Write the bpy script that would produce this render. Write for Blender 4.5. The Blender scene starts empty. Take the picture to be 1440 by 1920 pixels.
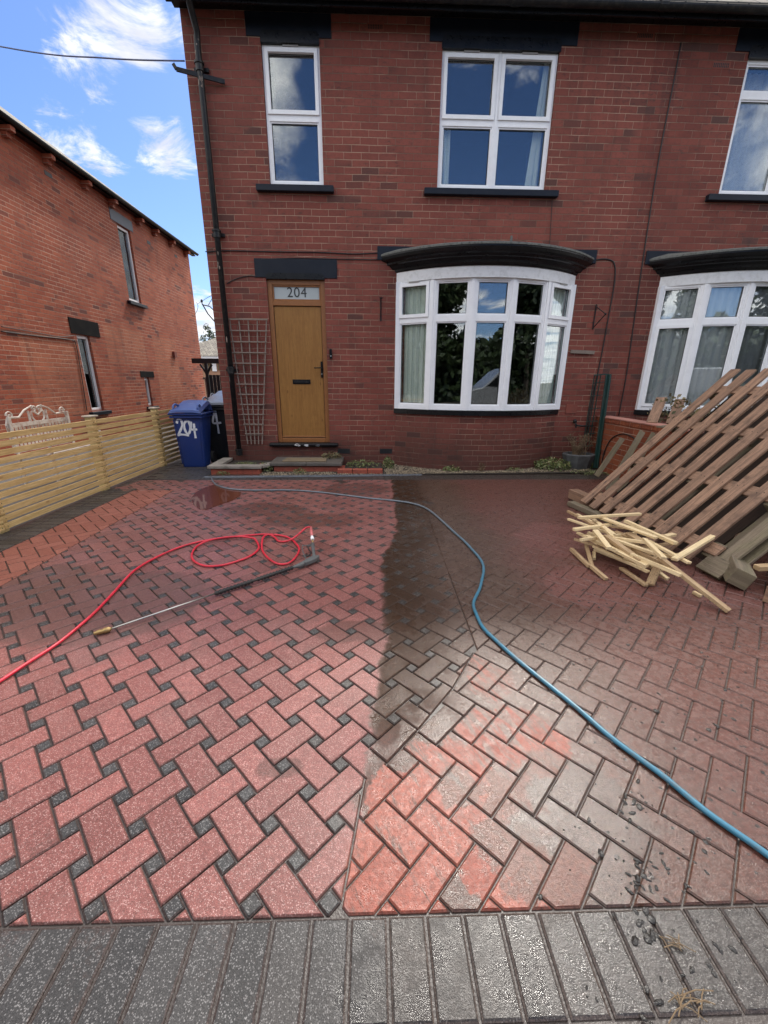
import bpy, math, random
from math import sin, cos, pi, radians, sqrt, floor
from mathutils import Vector, Matrix
random.seed(7)
scene = bpy.context.scene
# ---------------------------------------------------------------- camera
F_PX, IW, IH = 761.25, 1440, 1920
RT = Vector((0.9995731, -0.02821445, 0.00758679))
DN = Vector((-0.00150101, -0.308922, -0.95108619))
FW = Vector((0.0291781, 0.95066879, -0.30883247))
CAM = Vector((0, 0, 1.37))
cam_d = bpy.data.cameras.new('camera'); cam = bpy.data.objects.new('camera', cam_d)
scene.collection.objects.link(cam)
m = Matrix((RT, -DN, -FW)).transposed().to_4x4(); m.translation = CAM
cam.matrix_world = m
cam_d.sensor_fit = 'VERTICAL'; cam_d.sensor_height = 36; cam_d.lens = F_PX / IH * 36
cam_d.clip_start = .02; cam_d.clip_end = 1000
scene.camera = cam
# ---------------------------------------------------------------- exposure
scene.view_settings.view_transform = 'Standard'; scene.view_settings.look = 'None'
scene.view_settings.exposure = 1.12; scene.view_settings.gamma = 1
scene.render.use_motion_blur = False
# ---------------------------------------------------------------- node helper
class NT:
    def __init__(s, tree): s.t = tree; s.n = tree.nodes; s.l = tree.links
    def new(s, typ, **kw):
        nd = s.n.new(typ)
        for k, v in kw.items(): setattr(nd, k, v)
        return nd
    def put(s, sock, v):
        if v is None: return
        if isinstance(v, bpy.types.NodeSocket): s.l.new(v, sock)
        else:
            if hasattr(sock.default_value, '__len__') and not hasattr(v, '__len__'): v = (v,) * len(sock.default_value)
            if hasattr(v, '__len__') and len(sock.default_value) == 4 and len(v) == 3: v = tuple(v) + (1,)
            sock.default_value = v
    def math(s, op, a, b=None, c=None, clamp=False):
        nd = s.new('ShaderNodeMath', operation=op, use_clamp=clamp)
        for i, v in enumerate((a, b, c)):
            if v is not None: s.put(nd.inputs[i], v)
        return nd.outputs[0]
    def vec(s, op, a, b=None, scale=None):
        nd = s.new('ShaderNodeVectorMath', operation=op)
        s.put(nd.inputs[0], a)
        if b is not None: s.put(nd.inputs[1], b)
        if scale is not None: s.put(nd.inputs['Scale'], scale)
        return nd.outputs['Value'] if op in ('LENGTH', 'DOT_PRODUCT', 'DISTANCE') else nd.outputs['Vector']
    def mix(s, f, a, b, blend='MIX'):
        nd = s.new('ShaderNodeMix', data_type='RGBA', blend_type=blend, clamp_factor=True)
        s.put(nd.inputs[0], f); s.put(nd.inputs[6], a); s.put(nd.inputs[7], b); return nd.outputs[2]
    def mixf(s, f, a, b):
        nd = s.new('ShaderNodeMix', data_type='FLOAT', clamp_factor=True)
        s.put(nd.inputs[0], f); s.put(nd.inputs[2], a); s.put(nd.inputs[3], b); return nd.outputs[0]
    def noise(s, vec, scale, detail=3, rough=.55, out='Fac', dist=0):
        nd = s.new('ShaderNodeTexNoise'); s.put(nd.inputs['Vector'], vec); s.put(nd.inputs['Scale'], scale)
        nd.inputs['Detail'].default_value = detail; nd.inputs['Roughness'].default_value = rough
        nd.inputs['Distortion'].default_value = dist; return nd.outputs[out]
    def vor(s, vec, scale, feature='F1', out='Distance', rnd=1):
        nd = s.new('ShaderNodeTexVoronoi', feature=feature); s.put(nd.inputs['Vector'], vec); s.put(nd.inputs['Scale'], scale)
        nd.inputs['Randomness'].default_value = rnd; return nd.outputs[out]
    def white(s, vec, dim='2D', out='Value'):
        nd = s.new('ShaderNodeTexWhiteNoise', noise_dimensions=dim); s.put(nd.inputs['Vector'], vec); return nd.outputs[out]
    def sep(s, v):
        nd = s.new('ShaderNodeSeparateXYZ'); s.put(nd.inputs[0], v); return nd.outputs
    def comb(s, x, y, z=0.):
        nd = s.new('ShaderNodeCombineXYZ')
        for i, v in enumerate((x, y, z)): s.put(nd.inputs[i], v)
        return nd.outputs[0]
    def step(s, x, a, b):       # smooth 0..1 between a and b
        nd = s.new('ShaderNodeMapRange', interpolation_type='SMOOTHSTEP')
        s.put(nd.inputs[0], x); s.put(nd.inputs[1], a); s.put(nd.inputs[2], b); return nd.outputs[0]
    def attr(s, name):
        nd = s.new('ShaderNodeAttribute', attribute_name=name); return nd.outputs['Fac']
    def pos(s): return s.new('ShaderNodeNewGeometry').outputs['Position']
    def uv(s): return s.new('ShaderNodeTexCoord').outputs['UV']
    def scale(s, v, k): return s.vec('MULTIPLY', v, k)
    def bump(s, h, strength=.5, dist=.01, normal=None):
        nd = s.new('ShaderNodeBump'); nd.inputs['Strength'].default_value = strength; nd.inputs['Distance'].default_value = dist
        s.put(nd.inputs['Height'], h)
        if normal is not None: s.put(nd.inputs['Normal'], normal)
        return nd.outputs[0]
    def curve(s, x, pts):       # float curve on 0..1
        nd = s.new('ShaderNodeFloatCurve'); s.put(nd.inputs['Value'], x); c = nd.mapping.curves[0]
        c.points[0].location = pts[0]; c.points[1].location = pts[-1]
        for p in pts[1:-1]: c.points.new(*p)
        nd.mapping.update(); return nd.outputs[0]
MATS = {}
def material(name):
    mt = bpy.data.materials.new(name); mt.use_nodes = True; nt = NT(mt.node_tree)
    b = nt.n['Principled BSDF']; MATS[name] = mt
    return mt, nt, b
# ---------------------------------------------------------------- sky with broken cloud
SUN_EL, SUN_AZ = radians(51), radians(16)
w = bpy.data.worlds.new('World'); scene.world = w; w.use_nodes = True
nt = NT(w.node_tree); nt.n.clear()
sky = nt.new('ShaderNodeTexSky', sky_type='NISHITA'); sky.sun_disc = False
sky.sun_elevation = SUN_EL; sky.sun_rotation = SUN_AZ; sky.air_density = 1.0; sky.dust_density = .6; sky.ozone_density = 2.2
tc = nt.new('ShaderNodeTexCoord'); d = nt.vec('NORMALIZE', tc.outputs['Generated'])
dx, dy, dz = nt.sep(d)
den = nt.math('MAXIMUM', nt.math('ADD', dz, .12), .04)
pl = nt.comb(nt.math('DIVIDE', dx, den), nt.math('DIVIDE', dy, den), 0.)
n1 = nt.noise(nt.scale(pl, (1.5, .9, 1)), 2.1, 7, .62, dist=.25)
wisp = nt.noise(nt.scale(pl, (1, 1, 1)), 4.6, 8, .68, dist=.5)
def spot(v, k): return nt.step(nt.vec('DOT_PRODUCT', d, v), 1 - k, 1)
fld = None
for v, k, a in (((-.417, .785, .458), 0.0031, .9), ((-.412, .80, .436), 0.0014, 1), ((-.366, .853, .372), 0.0017, 1), ((-.44, .825, .352), 0.0025, .8), ((-.475, .803, .361), 0.0015, .8),
             ((-.337, .867, .367), 0.0019, 1), ((-.351, .79, .504), 0.0028, .9), ((-.344, .932, .112), 0.0040, 1.4), ((-.489, .737, .466), 0.0012, .7),
             ((-.395, .77, .50), 0.0025, .8), ((-.288, .807, .516), 0.0019, .7)):
    g = nt.math('MULTIPLY', spot(v, k), a)
    fld = g if fld is None else nt.math('MAXIMUM', fld, g)
local = nt.math('MULTIPLY', nt.step(nt.math('ADD', wisp, nt.math('MULTIPLY', fld, .24)), .62, .84), nt.step(fld, .02, .35))
# cloud everywhere else: broken cumulus behind and over the camera, thin veil around the sun
rest = nt.step(n1, .30, .50)
clear = nt.step(nt.math('ADD', nt.vec('DOT_PRODUCT', d, Vector((.24, -.85, .44)).normalized()), nt.math('MULTIPLY', nt.math('SUBTRACT', nt.noise(d, 5., 6, .6), .5), .22)), .885, .925)
rest = nt.math('MULTIPLY', rest, nt.math('SUBTRACT', 1, nt.math('MULTIPLY', clear, nt.step(n1, .70, .55))))
front = nt.math('MULTIPLY', nt.step(dy, .35, .6), nt.math('SUBTRACT', 1, nt.step(dx, -.25, -.1)))
rest = nt.math('MULTIPLY', rest, nt.math('SUBTRACT', 1, front))
sd = (sin(SUN_AZ) * cos(SUN_EL), cos(SUN_AZ) * cos(SUN_EL), sin(SUN_EL))
sdot = nt.vec('DOT_PRODUCT', d, sd); glow = nt.vec('DOT_PRODUCT', d, (sin(radians(24)) * cos(radians(50)), cos(radians(27)) * cos(radians(50)), sin(radians(50))))
veil = nt.math('MULTIPLY', nt.step(glow, .80, .97), nt.step(n1, .15, .45))
cm = nt.math('MAXIMUM', nt.math('MAXIMUM', nt.math('MULTIPLY', local, .88), rest), veil)
shade = nt.noise(nt.scale(pl, (1.3, 1.3, 1)), 3.3, 4)
ccol = nt.mix(nt.step(shade, .35, .65), (1.0, .975, .94), (.64, .65, .69))
bg1 = nt.new('ShaderNodeBackground'); nt.put(bg1.inputs[0], nt.mix(1, sky.outputs[0], (.74, .88, 1.16), 'MULTIPLY')); bg1.inputs[1].default_value = .078
bg2 = nt.new('ShaderNodeBackground'); nt.put(bg2.inputs[0], ccol); nt.put(bg2.inputs[1], nt.math('ADD', nt.mixf(nt.step(dy, .2, -.2), nt.mixf(front, .75, .62), 1.22), nt.math('MULTIPLY', nt.step(glow, .82, .99), 1.3)))
mx = nt.new('ShaderNodeMixShader'); nt.l.new(cm, mx.inputs[0]); nt.l.new(bg1.outputs[0], mx.inputs[1]); nt.l.new(bg2.outputs[0], mx.inputs[2])
wo = nt.new('ShaderNodeOutputWorld'); nt.l.new(mx.outputs[0], wo.inputs[0])
# ---------------------------------------------------------------- sun
sl = bpy.data.lights.new('sun', 'SUN'); sl.energy = 1.7; sl.angle = radians(4); sl.color = (1, .95, .87)
so = bpy.data.objects.new('sun', sl); scene.collection.objects.link(so)
so.rotation_euler = Vector(sd).to_track_quat('Z', 'Y').to_euler()
# ---------------------------------------------------------------- mesh helpers
def at(px, py, z=0.):
    v = RT * (px - 720) + DN * (py - 960) + FW * F_PX
    return CAM + v * ((z - CAM.z) / v.z)
def aty(px, py, y):
    v = RT * (px - 720) + DN * (py - 960) + FW * F_PX
    return CAM + v * (y / v.y)
def atx(px, py, x):
    v = RT * (px - 720) + DN * (py - 960) + FW * F_PX
    return CAM + v * (x / v.x)
OFF = {}
def tag(o, label=None, cat=None, group=None, kind=None):
    if label: o['label'] = label
    if cat: o['category'] = cat
    if group: o['group'] = group
    if kind: o['kind'] = kind
    return o
def thing(name, loc, label, cat, group=None):
    o = bpy.data.objects.new(name, None); scene.collection.objects.link(o); o.location = loc; o.empty_display_size = .1
    OFF[o.name] = Vector(loc); return tag(o, label, cat, group)
class MB:
    def __init__(s): s.v = []; s.f = []; s.uv = []; s.m = []; s.r = []; s.k = []
    def face(s, pts, uv=None, m=0, r=0., k=0.):
        i = len(s.v); s.v += [tuple(p) for p in pts]; s.f.append(tuple(range(i, i + len(pts))))
        if uv is None:
            n = (Vector(pts[1]) - Vector(pts[0])).cross(Vector(pts[2]) - Vector(pts[1])); a = [abs(c) for c in n]
            if a[2] >= a[0] and a[2] >= a[1]: uv = [(p[0], p[1]) for p in pts]
            elif a[0] >= a[1]: uv = [(p[1], p[2]) for p in pts]
            else: uv = [(p[0], p[2]) for p in pts]
        s.uv.append(uv); s.m.append(m); s.r.append(r); s.k.append(k)
    def mesh_faces(s, verts, faces, uvs=None, m=0, r=0., k=0.):
        i = len(s.v); s.v += [tuple(p) for p in verts]
        for j, f in enumerate(faces):
            s.f.append(tuple(i + q for q in f)); s.m.append(m); s.r.append(r); s.k.append(k)
            if uvs: s.uv.append([uvs[q] for q in f])
            else: s.uv.append([(verts[q][0] + verts[q][1], verts[q][2]) for q in f])
    def box(s, x0, x1, y0, y1, z0, z1, m=0, r=None, k=0.):
        r = random.random() if r is None else r
        P = [(x, y, z) for z in (z0, z1) for y in (y0, y1) for x in (x0, x1)]
        for q in ((0, 1, 5, 4), (1, 3, 7, 5), (3, 2, 6, 7), (2, 0, 4, 6), (4, 5, 7, 6), (2, 3, 1, 0)): s.face([P[i] for i in q], m=m, r=r, k=k)
    def obox(s, c, ax, ay, az, m=0, r=None, k=0.):    # half-axis vectors, ax = along the grain
        r = random.random() if r is None else r; o = r * 37.
        c = Vector(c); ax, ay, az = Vector(ax), Vector(ay), Vector(az); L, W, H = ax.length, ay.length, az.length
        for n, u, v, lu, lv, e in ((az, ax, ay, L, W, 0), (-az, ax, -ay, L, W, 0), (ay, az, ax, H, L, 1), (-ay, -az, ax, H, L, 1), (ax, ay, az, W, H, 2), (-ax, -ay, az, W, H, 2)):
            P = [c + n - u - v, c + n + u - v, c + n + u + v, c + n - u + v]
            if e == 0: uv = [(-lu + o, -lv), (lu + o, -lv), (lu + o, lv), (-lu + o, lv)]
            elif e == 1: uv = [(-lv + o, -lu + .3), (-lv + o, lu + .3), (lv + o, lu + .3), (lv + o, -lu + .3)]
            else: uv = [(o, -lv), (o + .01, -lv), (o + .01, lv), (o, lv)]
            s.face(P, uv=uv, m=m, r=r, k=k)
    def bar(s, p0, p1, w_, t_, up=(0, 0, 1), m=0, r=None, k=0.):   # board from p0 to p1, width across, thickness along up
        p0, p1 = Vector(p0), Vector(p1); d_ = p1 - p0; a = d_ / 2; dn = d_.normalized()
        side = dn.cross(Vector(up)).normalized(); u = side.cross(dn).normalized()
        s.obox((p0 + p1) / 2, a, side * w_ / 2, u * t_ / 2, m, r, k)
    def tube(s, pts, rad, n=8, m=0, closed=False, cap=True, r=0.):
        pts = [Vector(p) for p in pts]; N_ = len(pts); rr = rad if hasattr(rad, '__len__') else [rad] * N_
        V = []; U = []; acc = 0; t0 = None; ref = None
        for i, p in enumerate(pts):
            t = (pts[min(i + 1, N_ - 1)] - pts[max(i - 1, 0)])
            if closed: t = pts[(i + 1) % N_] - pts[(i - 1) % N_]
            t = t.normalized() if t.length > 1e-9 else Vector((0, 0, 1))
            if ref is None:
                ref = Vector((0, 0, 1)) if abs(t.z) < .9 else Vector((1, 0, 0))
            a = t.cross(ref).normalized(); b = a.cross(t).normalized(); ref = b
            if i: acc += (p - pts[i - 1]).length
            for j in range(n):
                th = 2 * pi * j / n; V.append(p + (a * cos(th) + b * sin(th)) * rr[i]); U.append((acc, j / n * rr[i] * 6.28))
        Fc = []
        for i in range(N_ if closed else N_ - 1):
            for j in range(n):
                a0 = i * n + j; a1 = i * n + (j + 1) % n; i2 = (i + 1) % N_; Fc.append((a0, a1, i2 * n + (j + 1) % n, i2 * n + j))
        if cap and not closed: Fc += [tuple(range(n - 1, -1, -1)), tuple(range((N_ - 1) * n, N_ * n))]
        s.mesh_faces(V, Fc, U, m, r)
    def ball(s, c, rx, ry, rz, n=8, h=5, m=0, r=0., jit=0.):
        V = []; c = Vector(c)
        for i in range(h + 1):
            ph = pi * i / h
            for j in range(n):
                th = 2 * pi * j / n; q = 1 + random.uniform(-jit, jit)
                V.append(c + Vector((rx * sin(ph) * cos(th), ry * sin(ph) * sin(th), rz * cos(ph))) * q)
        s.mesh_faces(V, [(i * n + j, (i + 1) * n + j, (i + 1) * n + (j + 1) % n, i * n + (j + 1) % n) for i in range(h) for j in range(n)], None, m, r)
    def prism(s, poly, f0, f1, m=0, r=0., k=0.):        # poly -> two 3-D mappings of the outline
        A = [Vector(f0(*p)) for p in poly]; B = [Vector(f1(*p)) for p in poly]; n = len(poly)
        s.face(A[::-1], m=m, r=r, k=k); s.face(B, m=m, r=r, k=k)
        for i in range(n): s.face([A[i], A[(i + 1) % n], B[(i + 1) % n], B[i]], m=m, r=r, k=k)
    def build(s, name, mats, parent=None, smooth=False, bevel=0., segs=1, loc=None):
        me = bpy.data.meshes.new(name)
        off = OFF.get(parent.name, Vector()) if parent else (Vector(loc) if loc is not None else Vector())
        me.from_pydata([(x - off.x, y - off.y, z - off.z) for x, y, z in s.v], [], s.f)
        ul = me.uv_layers.new(name='UVMap'); fl = [c for u in s.uv for p in u for c in p]; ul.data.foreach_set('uv', fl)
        a = me.attributes.new('rnd', 'FLOAT', 'FACE'); a.data.foreach_set('value', s.r)
        a = me.attributes.new('kindv', 'FLOAT', 'FACE'); a.data.foreach_set('value', s.k)
        if not isinstance(mats, (list, tuple)): mats = [mats]
        for mt in mats: me.materials.append(mt)
        me.polygons.foreach_set('material_index', s.m)
        if smooth:
            me.polygons.foreach_set('use_smooth', [True] * len(s.f))
        me.update()
        o = bpy.data.objects.new(name, me); scene.collection.objects.link(o)
        if parent: o.parent = parent; OFF[o.name] = off
        else:
            o.location = off; OFF[o.name] = off
        if smooth == 'auto':
            bpy_mod = o.modifiers.new('edges', 'EDGE_SPLIT'); bpy_mod.split_angle = radians(40)
        if bevel:
            wd = o.modifiers.new('weld', 'WELD'); wd.merge_threshold = .0002
            b = o.modifiers.new('bevel', 'BEVEL'); b.width = bevel; b.segments = segs; b.limit_method = 'ANGLE'
        return o
def catmull(P, n=6, closed=False):
    P = [Vector(p) for p in P]; out = []; N_ = len(P)
    for i in range(N_ if closed else N_ - 1):
        if closed: a, b, c, e = P[i - 1], P[i], P[(i + 1) % N_], P[(i + 2) % N_]
        else: a, b, c, e = P[max(i - 1, 0)], P[i], P[i + 1], P[min(i + 2, N_ - 1)]
        for j in range(n):
            t = j / n; out.append(.5 * ((2 * b) + (c - a) * t + (2 * a - 5 * b + 4 * c - e) * t * t + (3 * b - a - 3 * c + e) * t ** 3))
    if not closed: out.append(P[-1])
    return out
# ---------------------------------------------------------------- materials
def simple(name, col, rough=.5, metal=0., dirt=.15, dirtcol=(.08, .07, .055), nscale=6., bump=.0, bscale=60., spec=.5, rndv=0.):
    mt, n, b = material(name); p = n.pos()
    ns = n.step(n.noise(p, nscale, 6, .65), .42, .75)
    c = n.mix(n.math('MULTIPLY', ns, dirt), col, dirtcol)
    if rndv: c = n.mix(n.math('MULTIPLY', n.attr('rnd'), rndv), c, tuple(x * .35 for x in col))
    n.put(b.inputs['Base Color'], c); b.inputs['Metallic'].default_value = metal
    n.put(b.inputs['Roughness'], n.mixf(n.noise(p, nscale * 4, 3), max(rough - .1, .02), min(rough + .15, 1)))
    b.inputs['Specular IOR Level'].default_value = spec
    if bump: n.put(b.inputs['Normal'], n.bump(n.noise(p, bscale, 4), bump, .004))
    return mt
def brick(name, c1, c2, cdark, mortar, L=.238, H=.0828, mw=.0065, dark=.10, patch=None, ph=0., rough=.75, stainz=None):
    mt, n, b = material(name); uv = n.uv(); p = n.pos(); u, v, _ = n.sep(uv)
    wob = n.math('MULTIPLY', n.math('SUBTRACT', n.noise(uv, 2.2, 2), .5), .012)
    v_ = n.math('DIVIDE', n.math('ADD', n.math('ADD', v, wob), ph), H); row = n.math('FLOOR', v_); fv = n.math('FRACT', v_)
    jit = n.math('MULTIPLY', n.white(n.comb(row, 3.7)), .16)
    u_ = n.math('ADD', n.math('ADD', n.math('DIVIDE', u, L), n.math('MULTIPLY', n.math('FLOORED_MODULO', row, 2.), .5)), jit)
    col = n.math('FLOOR', u_); fu = n.math('FRACT', u_)
    du = n.math('MULTIPLY', n.math('MINIMUM', fu, n.math('SUBTRACT', 1, fu)), L)
    dv = n.math('MULTIPLY', n.math('MINIMUM', fv, n.math('SUBTRACT', 1, fv)), H)
    dd = n.math('ADD', n.math('MINIMUM', n.math('MULTIPLY', du, 1.6), dv), n.math('MULTIPLY', n.math('SUBTRACT', n.noise(uv, 38, 3), .5), .0045))
    mort = n.math('SUBTRACT', 1, n.step(dd, mw * .30, mw * .62))
    rid = n.comb(col, row); r1 = n.white(rid); r2 = n.white(n.vec('ADD', rid, (17.3, 5.1, 0)))
    big = n.noise(uv, .55, 3)
    c = n.mix(r1, c1, c2)
    darkm = n.step(n.math('ADD', r2, n.math('MULTIPLY', n.math('SUBTRACT', n.noise(n.scale(uv, (.6, 1, 1)), .9, 3), .5), .9)), 1 - dark - .03, 1 - dark + .03)
    c = n.mix(n.math('MULTIPLY', darkm, n.mixf(r1, .35, .85)), c, cdark)
    if patch:     # newer brighter brickwork patches
        pc, rects = patch; pm = None
        for (a0, a1, b0, b1) in rects:
            mm = n.math('MULTIPLY', n.math('MULTIPLY', n.step(u, a0, a0 + .01), n.step(u, a1, a1 - .01)), n.math('MULTIPLY', n.step(v, b0, b0 + .01), n.step(v, b1, b1 - .01)))
            pm = mm if pm is None else n.math('MAXIMUM', pm, mm)
        c = n.mix(n.math('MULTIPLY', pm, n.mixf(r1, .45, .95)), c, pc)
    # surface mottling inside each brick and sooty weathering
    c = n.mix(n.math('MULTIPLY', n.step(n.noise(n.vec('ADD', uv, n.comb(r1, r2)), 26, 5, .7), .45, .7), .35), c, cdark)
    c = n.mix(n.math('MULTIPLY', n.math('MULTIPLY', n.step(n.noise(n.vec('ADD', n.scale(uv, (9, 26, 1)), n.comb(n.math('MULTIPLY', r2, 9.), r1)), 1., 5, .75), .50, .66), n.step(n.noise(uv, 1.9, 3), .42, .6)), .75), c, cdark)
    c = n.mix(n.math('MULTIPLY', n.step(n.noise(uv, 120, 2), .62, .75), .35), c, (.30, .17, .14))
    c = n.mix(n.math('MULTIPLY', n.step(big, .45, .75), .30), c, cdark)
    stk = n.step(n.noise(n.scale(uv, (3.2, .28, 1)), 1., 5, .7), .52, .72); c = n.mix(n.math('MULTIPLY', stk, .38), c, tuple(x * .8 for x in cdark))
    c = n.mix(n.math('MULTIPLY', n.step(n.noise(n.scale(uv, (.8, 2.4, 1)), 1.7, 4, .7), .56, .75), .30), c, tuple(min(1, x * 1.5) for x in c2))
    mc = n.mix(n.step(n.noise(uv, 1.3, 4), .42, .58), mortar, tuple(x * .42 for x in mortar))
    c = n.mix(mort, c, mc)
    if stainz:    # damp, grimy base of the wall
        zz = n.math('ADD', n.sep(p)[2], n.math('MULTIPLY', n.math('SUBTRACT', n.noise(p, 2.5, 4), .5), .5))
        c = n.mix(n.math('MULTIPLY', n.math('SUBTRACT', 1, n.step(zz, .1, stainz)), .55), c, (.035, .022, .018))
        wh = n.step(n.vor(uv, 1.1), .035, .02); c = n.mix(wh, c, (.62, .55, .5))
    n.put(b.inputs['Base Color'], c); b.inputs['Roughness'].default_value = rough; b.inputs['Specular IOR Level'].default_value = .3
    hgt = n.math('SUBTRACT', n.math('ADD', n.math('MULTIPLY', n.noise(uv, 70, 5, .7), .35), n.math('MULTIPLY', r1, .25)), mort)
    n.put(b.inputs['Normal'], n.bump(hgt, .75, .006))
    return mt
M_BRICK = brick('house_brick', (.185, .050, .036), (.235, .066, .047), (.075, .036, .030), (.36, .245, .175), stainz=.7, dark=.065, mw=.0085)
M_BRICKR = brick('attached_house_brick', (.150, .038, .027), (.210, .057, .040), (.060, .035, .031), (.32, .225, .165), stainz=.9, dark=.11)
M_BRICKBAY = brick('bay_brick', (.165, .050, .034), (.21, .060, .044), (.06, .030, .026), (.42, .30, .22), dark=.08, stainz=.9)
M_BRICKN = brick('neighbour_brick', (.32, .075, .038), (.42, .115, .058), (.10, .038, .034), (.52, .35, .25), dark=.08, mw=.010,
                 patch=((.46, .16, .085), [(8.2, 9.75, .6, 2.1), (13.1, 14.6, .6, 2.55), (10.8, 12.6, 1.7, 2.6)]))
M_BRICKL = brick('garden_wall_brick', (.20, .052, .024), (.25, .07, .03), (.12, .03, .02), (.38, .27, .2), dark=.1, mw=.008)
M_EDGE = brick('edging_brick', (.36, .09, .055), (.30, .075, .05), (.1, .03, .02), (.2, .13, .1), L=.225, dark=.05)
M_UPVC = simple('white_window_plastic', (.86, .87, .89), .28, dirt=.10, dirtcol=(.40, .40, .38), nscale=9)
M_UPVCD = simple('weathered_white_board', (.74, .75, .76), .4, dirt=.35, dirtcol=(.35, .35, .32), nscale=14)
M_BLACK = simple('black_gloss_paint', (.006, .0065, .008), .28, spec=.28, dirt=.25, dirtcol=(.03, .03, .03), bump=.15, bscale=30)
M_NAVY = simple('navy_black_masonry_paint', (.006, .009, .017), .42, spec=.28, dirt=.35, dirtcol=(.022, .026, .033), bump=.25, bscale=80)
M_CAST = simple('cast_iron_paint', (.010, .011, .013), .38, spec=.28, dirt=.6, dirtcol=(.045, .04, .033), nscale=18, bump=.3, bscale=90)
M_RUBBER = simple('black_rubber', (.012, .012, .013), .5, dirt=.3)
M_DOORF = simple('oak_foil_frame', (.26, .105, .032), .38, dirt=.35, dirtcol=(.13, .05, .016), nscale=14)
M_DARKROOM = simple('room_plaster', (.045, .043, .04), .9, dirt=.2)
M_STONE = simple('concrete_coping', (.25, .22, .19), .8, dirt=.7, dirtcol=(.08, .075, .055), bump=.5, bscale=60)
M_SLAB = simple('grey_paving_slab', (.105, .092, .080), .6, dirt=.6, dirtcol=(.04, .035, .028), bump=.4, bscale=50)
M_POT = simple('grey_concrete_planter', (.085, .087, .09), .75, dirt=.6, dirtcol=(.02, .02, .02), bump=.5, bscale=40)
M_GREENM = simple('green_painted_steel', (.008, .035, .030), .35, dirt=.4)
M_MAT = simple('coir_doormat', (.20, .15, .09), .95, dirt=.5, bump=.8, bscale=300)
M_RUST = simple('rusty_white_iron', (.52, .46, .40), .6, dirt=.9, dirtcol=(.26, .09, .045), nscale=11)
M_BLUEB = simple('blue_bin_plastic', (.008, .030, .150), .36, dirt=.25, dirtcol=(.04, .05, .09), nscale=5, bump=.12, bscale=200)
M_BLUEL = simple('faded_blue_lid_plastic', (.055, .095, .27), .40, dirt=.3, dirtcol=(.16, .19, .30), nscale=7)
M_BLKB = simple('black_bin_plastic', (.010, .011, .012), .4, dirt=.3, bump=.1)
M_GREYL = simple('grey_bin_lid_plastic', (.22, .24, .27), .30, dirt=.4, dirtcol=(.08, .08, .09))
M_SPRAY = simple('white_spray_paint', (.70, .72, .74), .6, dirt=.5, dirtcol=(.10, .13, .25), nscale=60)
M_TRELL = simple('weathered_trellis_wood', (.22, .175, .145), .85, dirt=.6, dirtcol=(.14, .11, .09), nscale=25)
M_METAL = simple('worn_steel', (.50, .49, .46), .30, metal=.85, dirt=.3)
M_BRASS = simple('worn_brass', (.40, .27, .11), .42, metal=.7, dirt=.8, dirtcol=(.07, .055, .04), nscale=40)
M_GREYP = simple('grey_gun_plastic', (.10, .105, .105), .5, dirt=.4)
M_REDH = simple('red_rubber_hose', (.64, .026, .050), .33, dirt=.5, dirtcol=(.24, .03, .03), nscale=35)
M_FROST = simple('frosted_glass', (.42, .47, .48), .12, dirt=.2, dirtcol=(.6, .62, .62))
M_DGREY = simple('etched_numeral', (.03, .032, .034), .5)
M_CURT = simple('cream_curtain', (.80, .85, .76), .9, dirt=.15, dirtcol=(.3, .34, .28))
M_NET = simple('white_net_curtain', (.62, .63, .64), .9, dirt=.5, dirtcol=(.30, .31, .33), nscale=22)
M_TREAD = simple('red_terracotta_airbrick', (.22, .06, .04), .8, dirt=.3)
M_COPR = simple('pink_brick_coping', (.42, .19, .15), .7, dirt=.3, bump=.3)
M_LEAD = simple('mossy_lead_roof', (.13, .135, .125), .65, dirt=1., dirtcol=(.035, .036, .030), nscale=24, bump=1., bscale=70)
M_WIRE = simple('black_cable', (.012, .012, .013), .5)
M_WIREB = simple('grey_blue_wire', (.08, .10, .20), .5)
M_CREAMR = simple('cream_render', (.55, .44, .32), .8)
M_DARKT = simple('dark_stained_timber', (.012, .012, .013), .6)
M_SOIL = simple('wet_dark_soil', (.030, .022, .016), .9, dirt=.6, dirtcol=(.07, .055, .04), nscale=30, bump=1., bscale=120)
M_MUD = simple('wet_black_mud', (.012, .010, .009), .22, dirt=.3, bump=.6, bscale=200)
M_STRAW = simple('dead_straw', (.22, .15, .085), .8, dirt=.4, rndv=.5)
M_TARM = simple('asphalt', (.05, .05, .052), .8, dirt=.4, bump=.6, bscale=300)
M_VAN = simple('silver_van_paint', (.40, .41, .43), .25, metal=.5, dirt=.1)
M_TYRE = simple('tyre_rubber', (.015, .015, .015), .8)
# glass
mt, n, b = material('window_glass'); n.n.remove(b)
fr = n.new('ShaderNodeFresnel'); fr.inputs[0].default_value = 1.62
tr = n.new('ShaderNodeBsdfTransparent'); tr.inputs[0].default_value = (.93, .95, .945, 1)
gl = n.new('ShaderNodeBsdfGlossy'); gl.inputs[0].default_value = (.95, .97, 1, 1); gl.inputs['Roughness'].default_value = .004
n.put(gl.inputs['Normal'], n.bump(n.noise(n.pos(), 1.6, 1), .05, .02))
mx = n.new('ShaderNodeMixShader'); bf = n.new('ShaderNodeNewGeometry').outputs['Backfacing']; n.l.new(n.math('MULTIPLY', n.math('MINIMUM', n.math('MULTIPLY', fr.outputs[0], 5.5), 1.), n.math('SUBTRACT', 1, bf)), mx.inputs[0]); n.l.new(tr.outputs[0], mx.inputs[1]); n.l.new(gl.outputs[0], mx.inputs[2])
n.l.new(mx.outputs[0], n.n['Material Output'].inputs[0]); M_GLASS = mt
M_GLASSN = mt.copy(); M_GLASSN.name = 'plain_glass'
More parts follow.
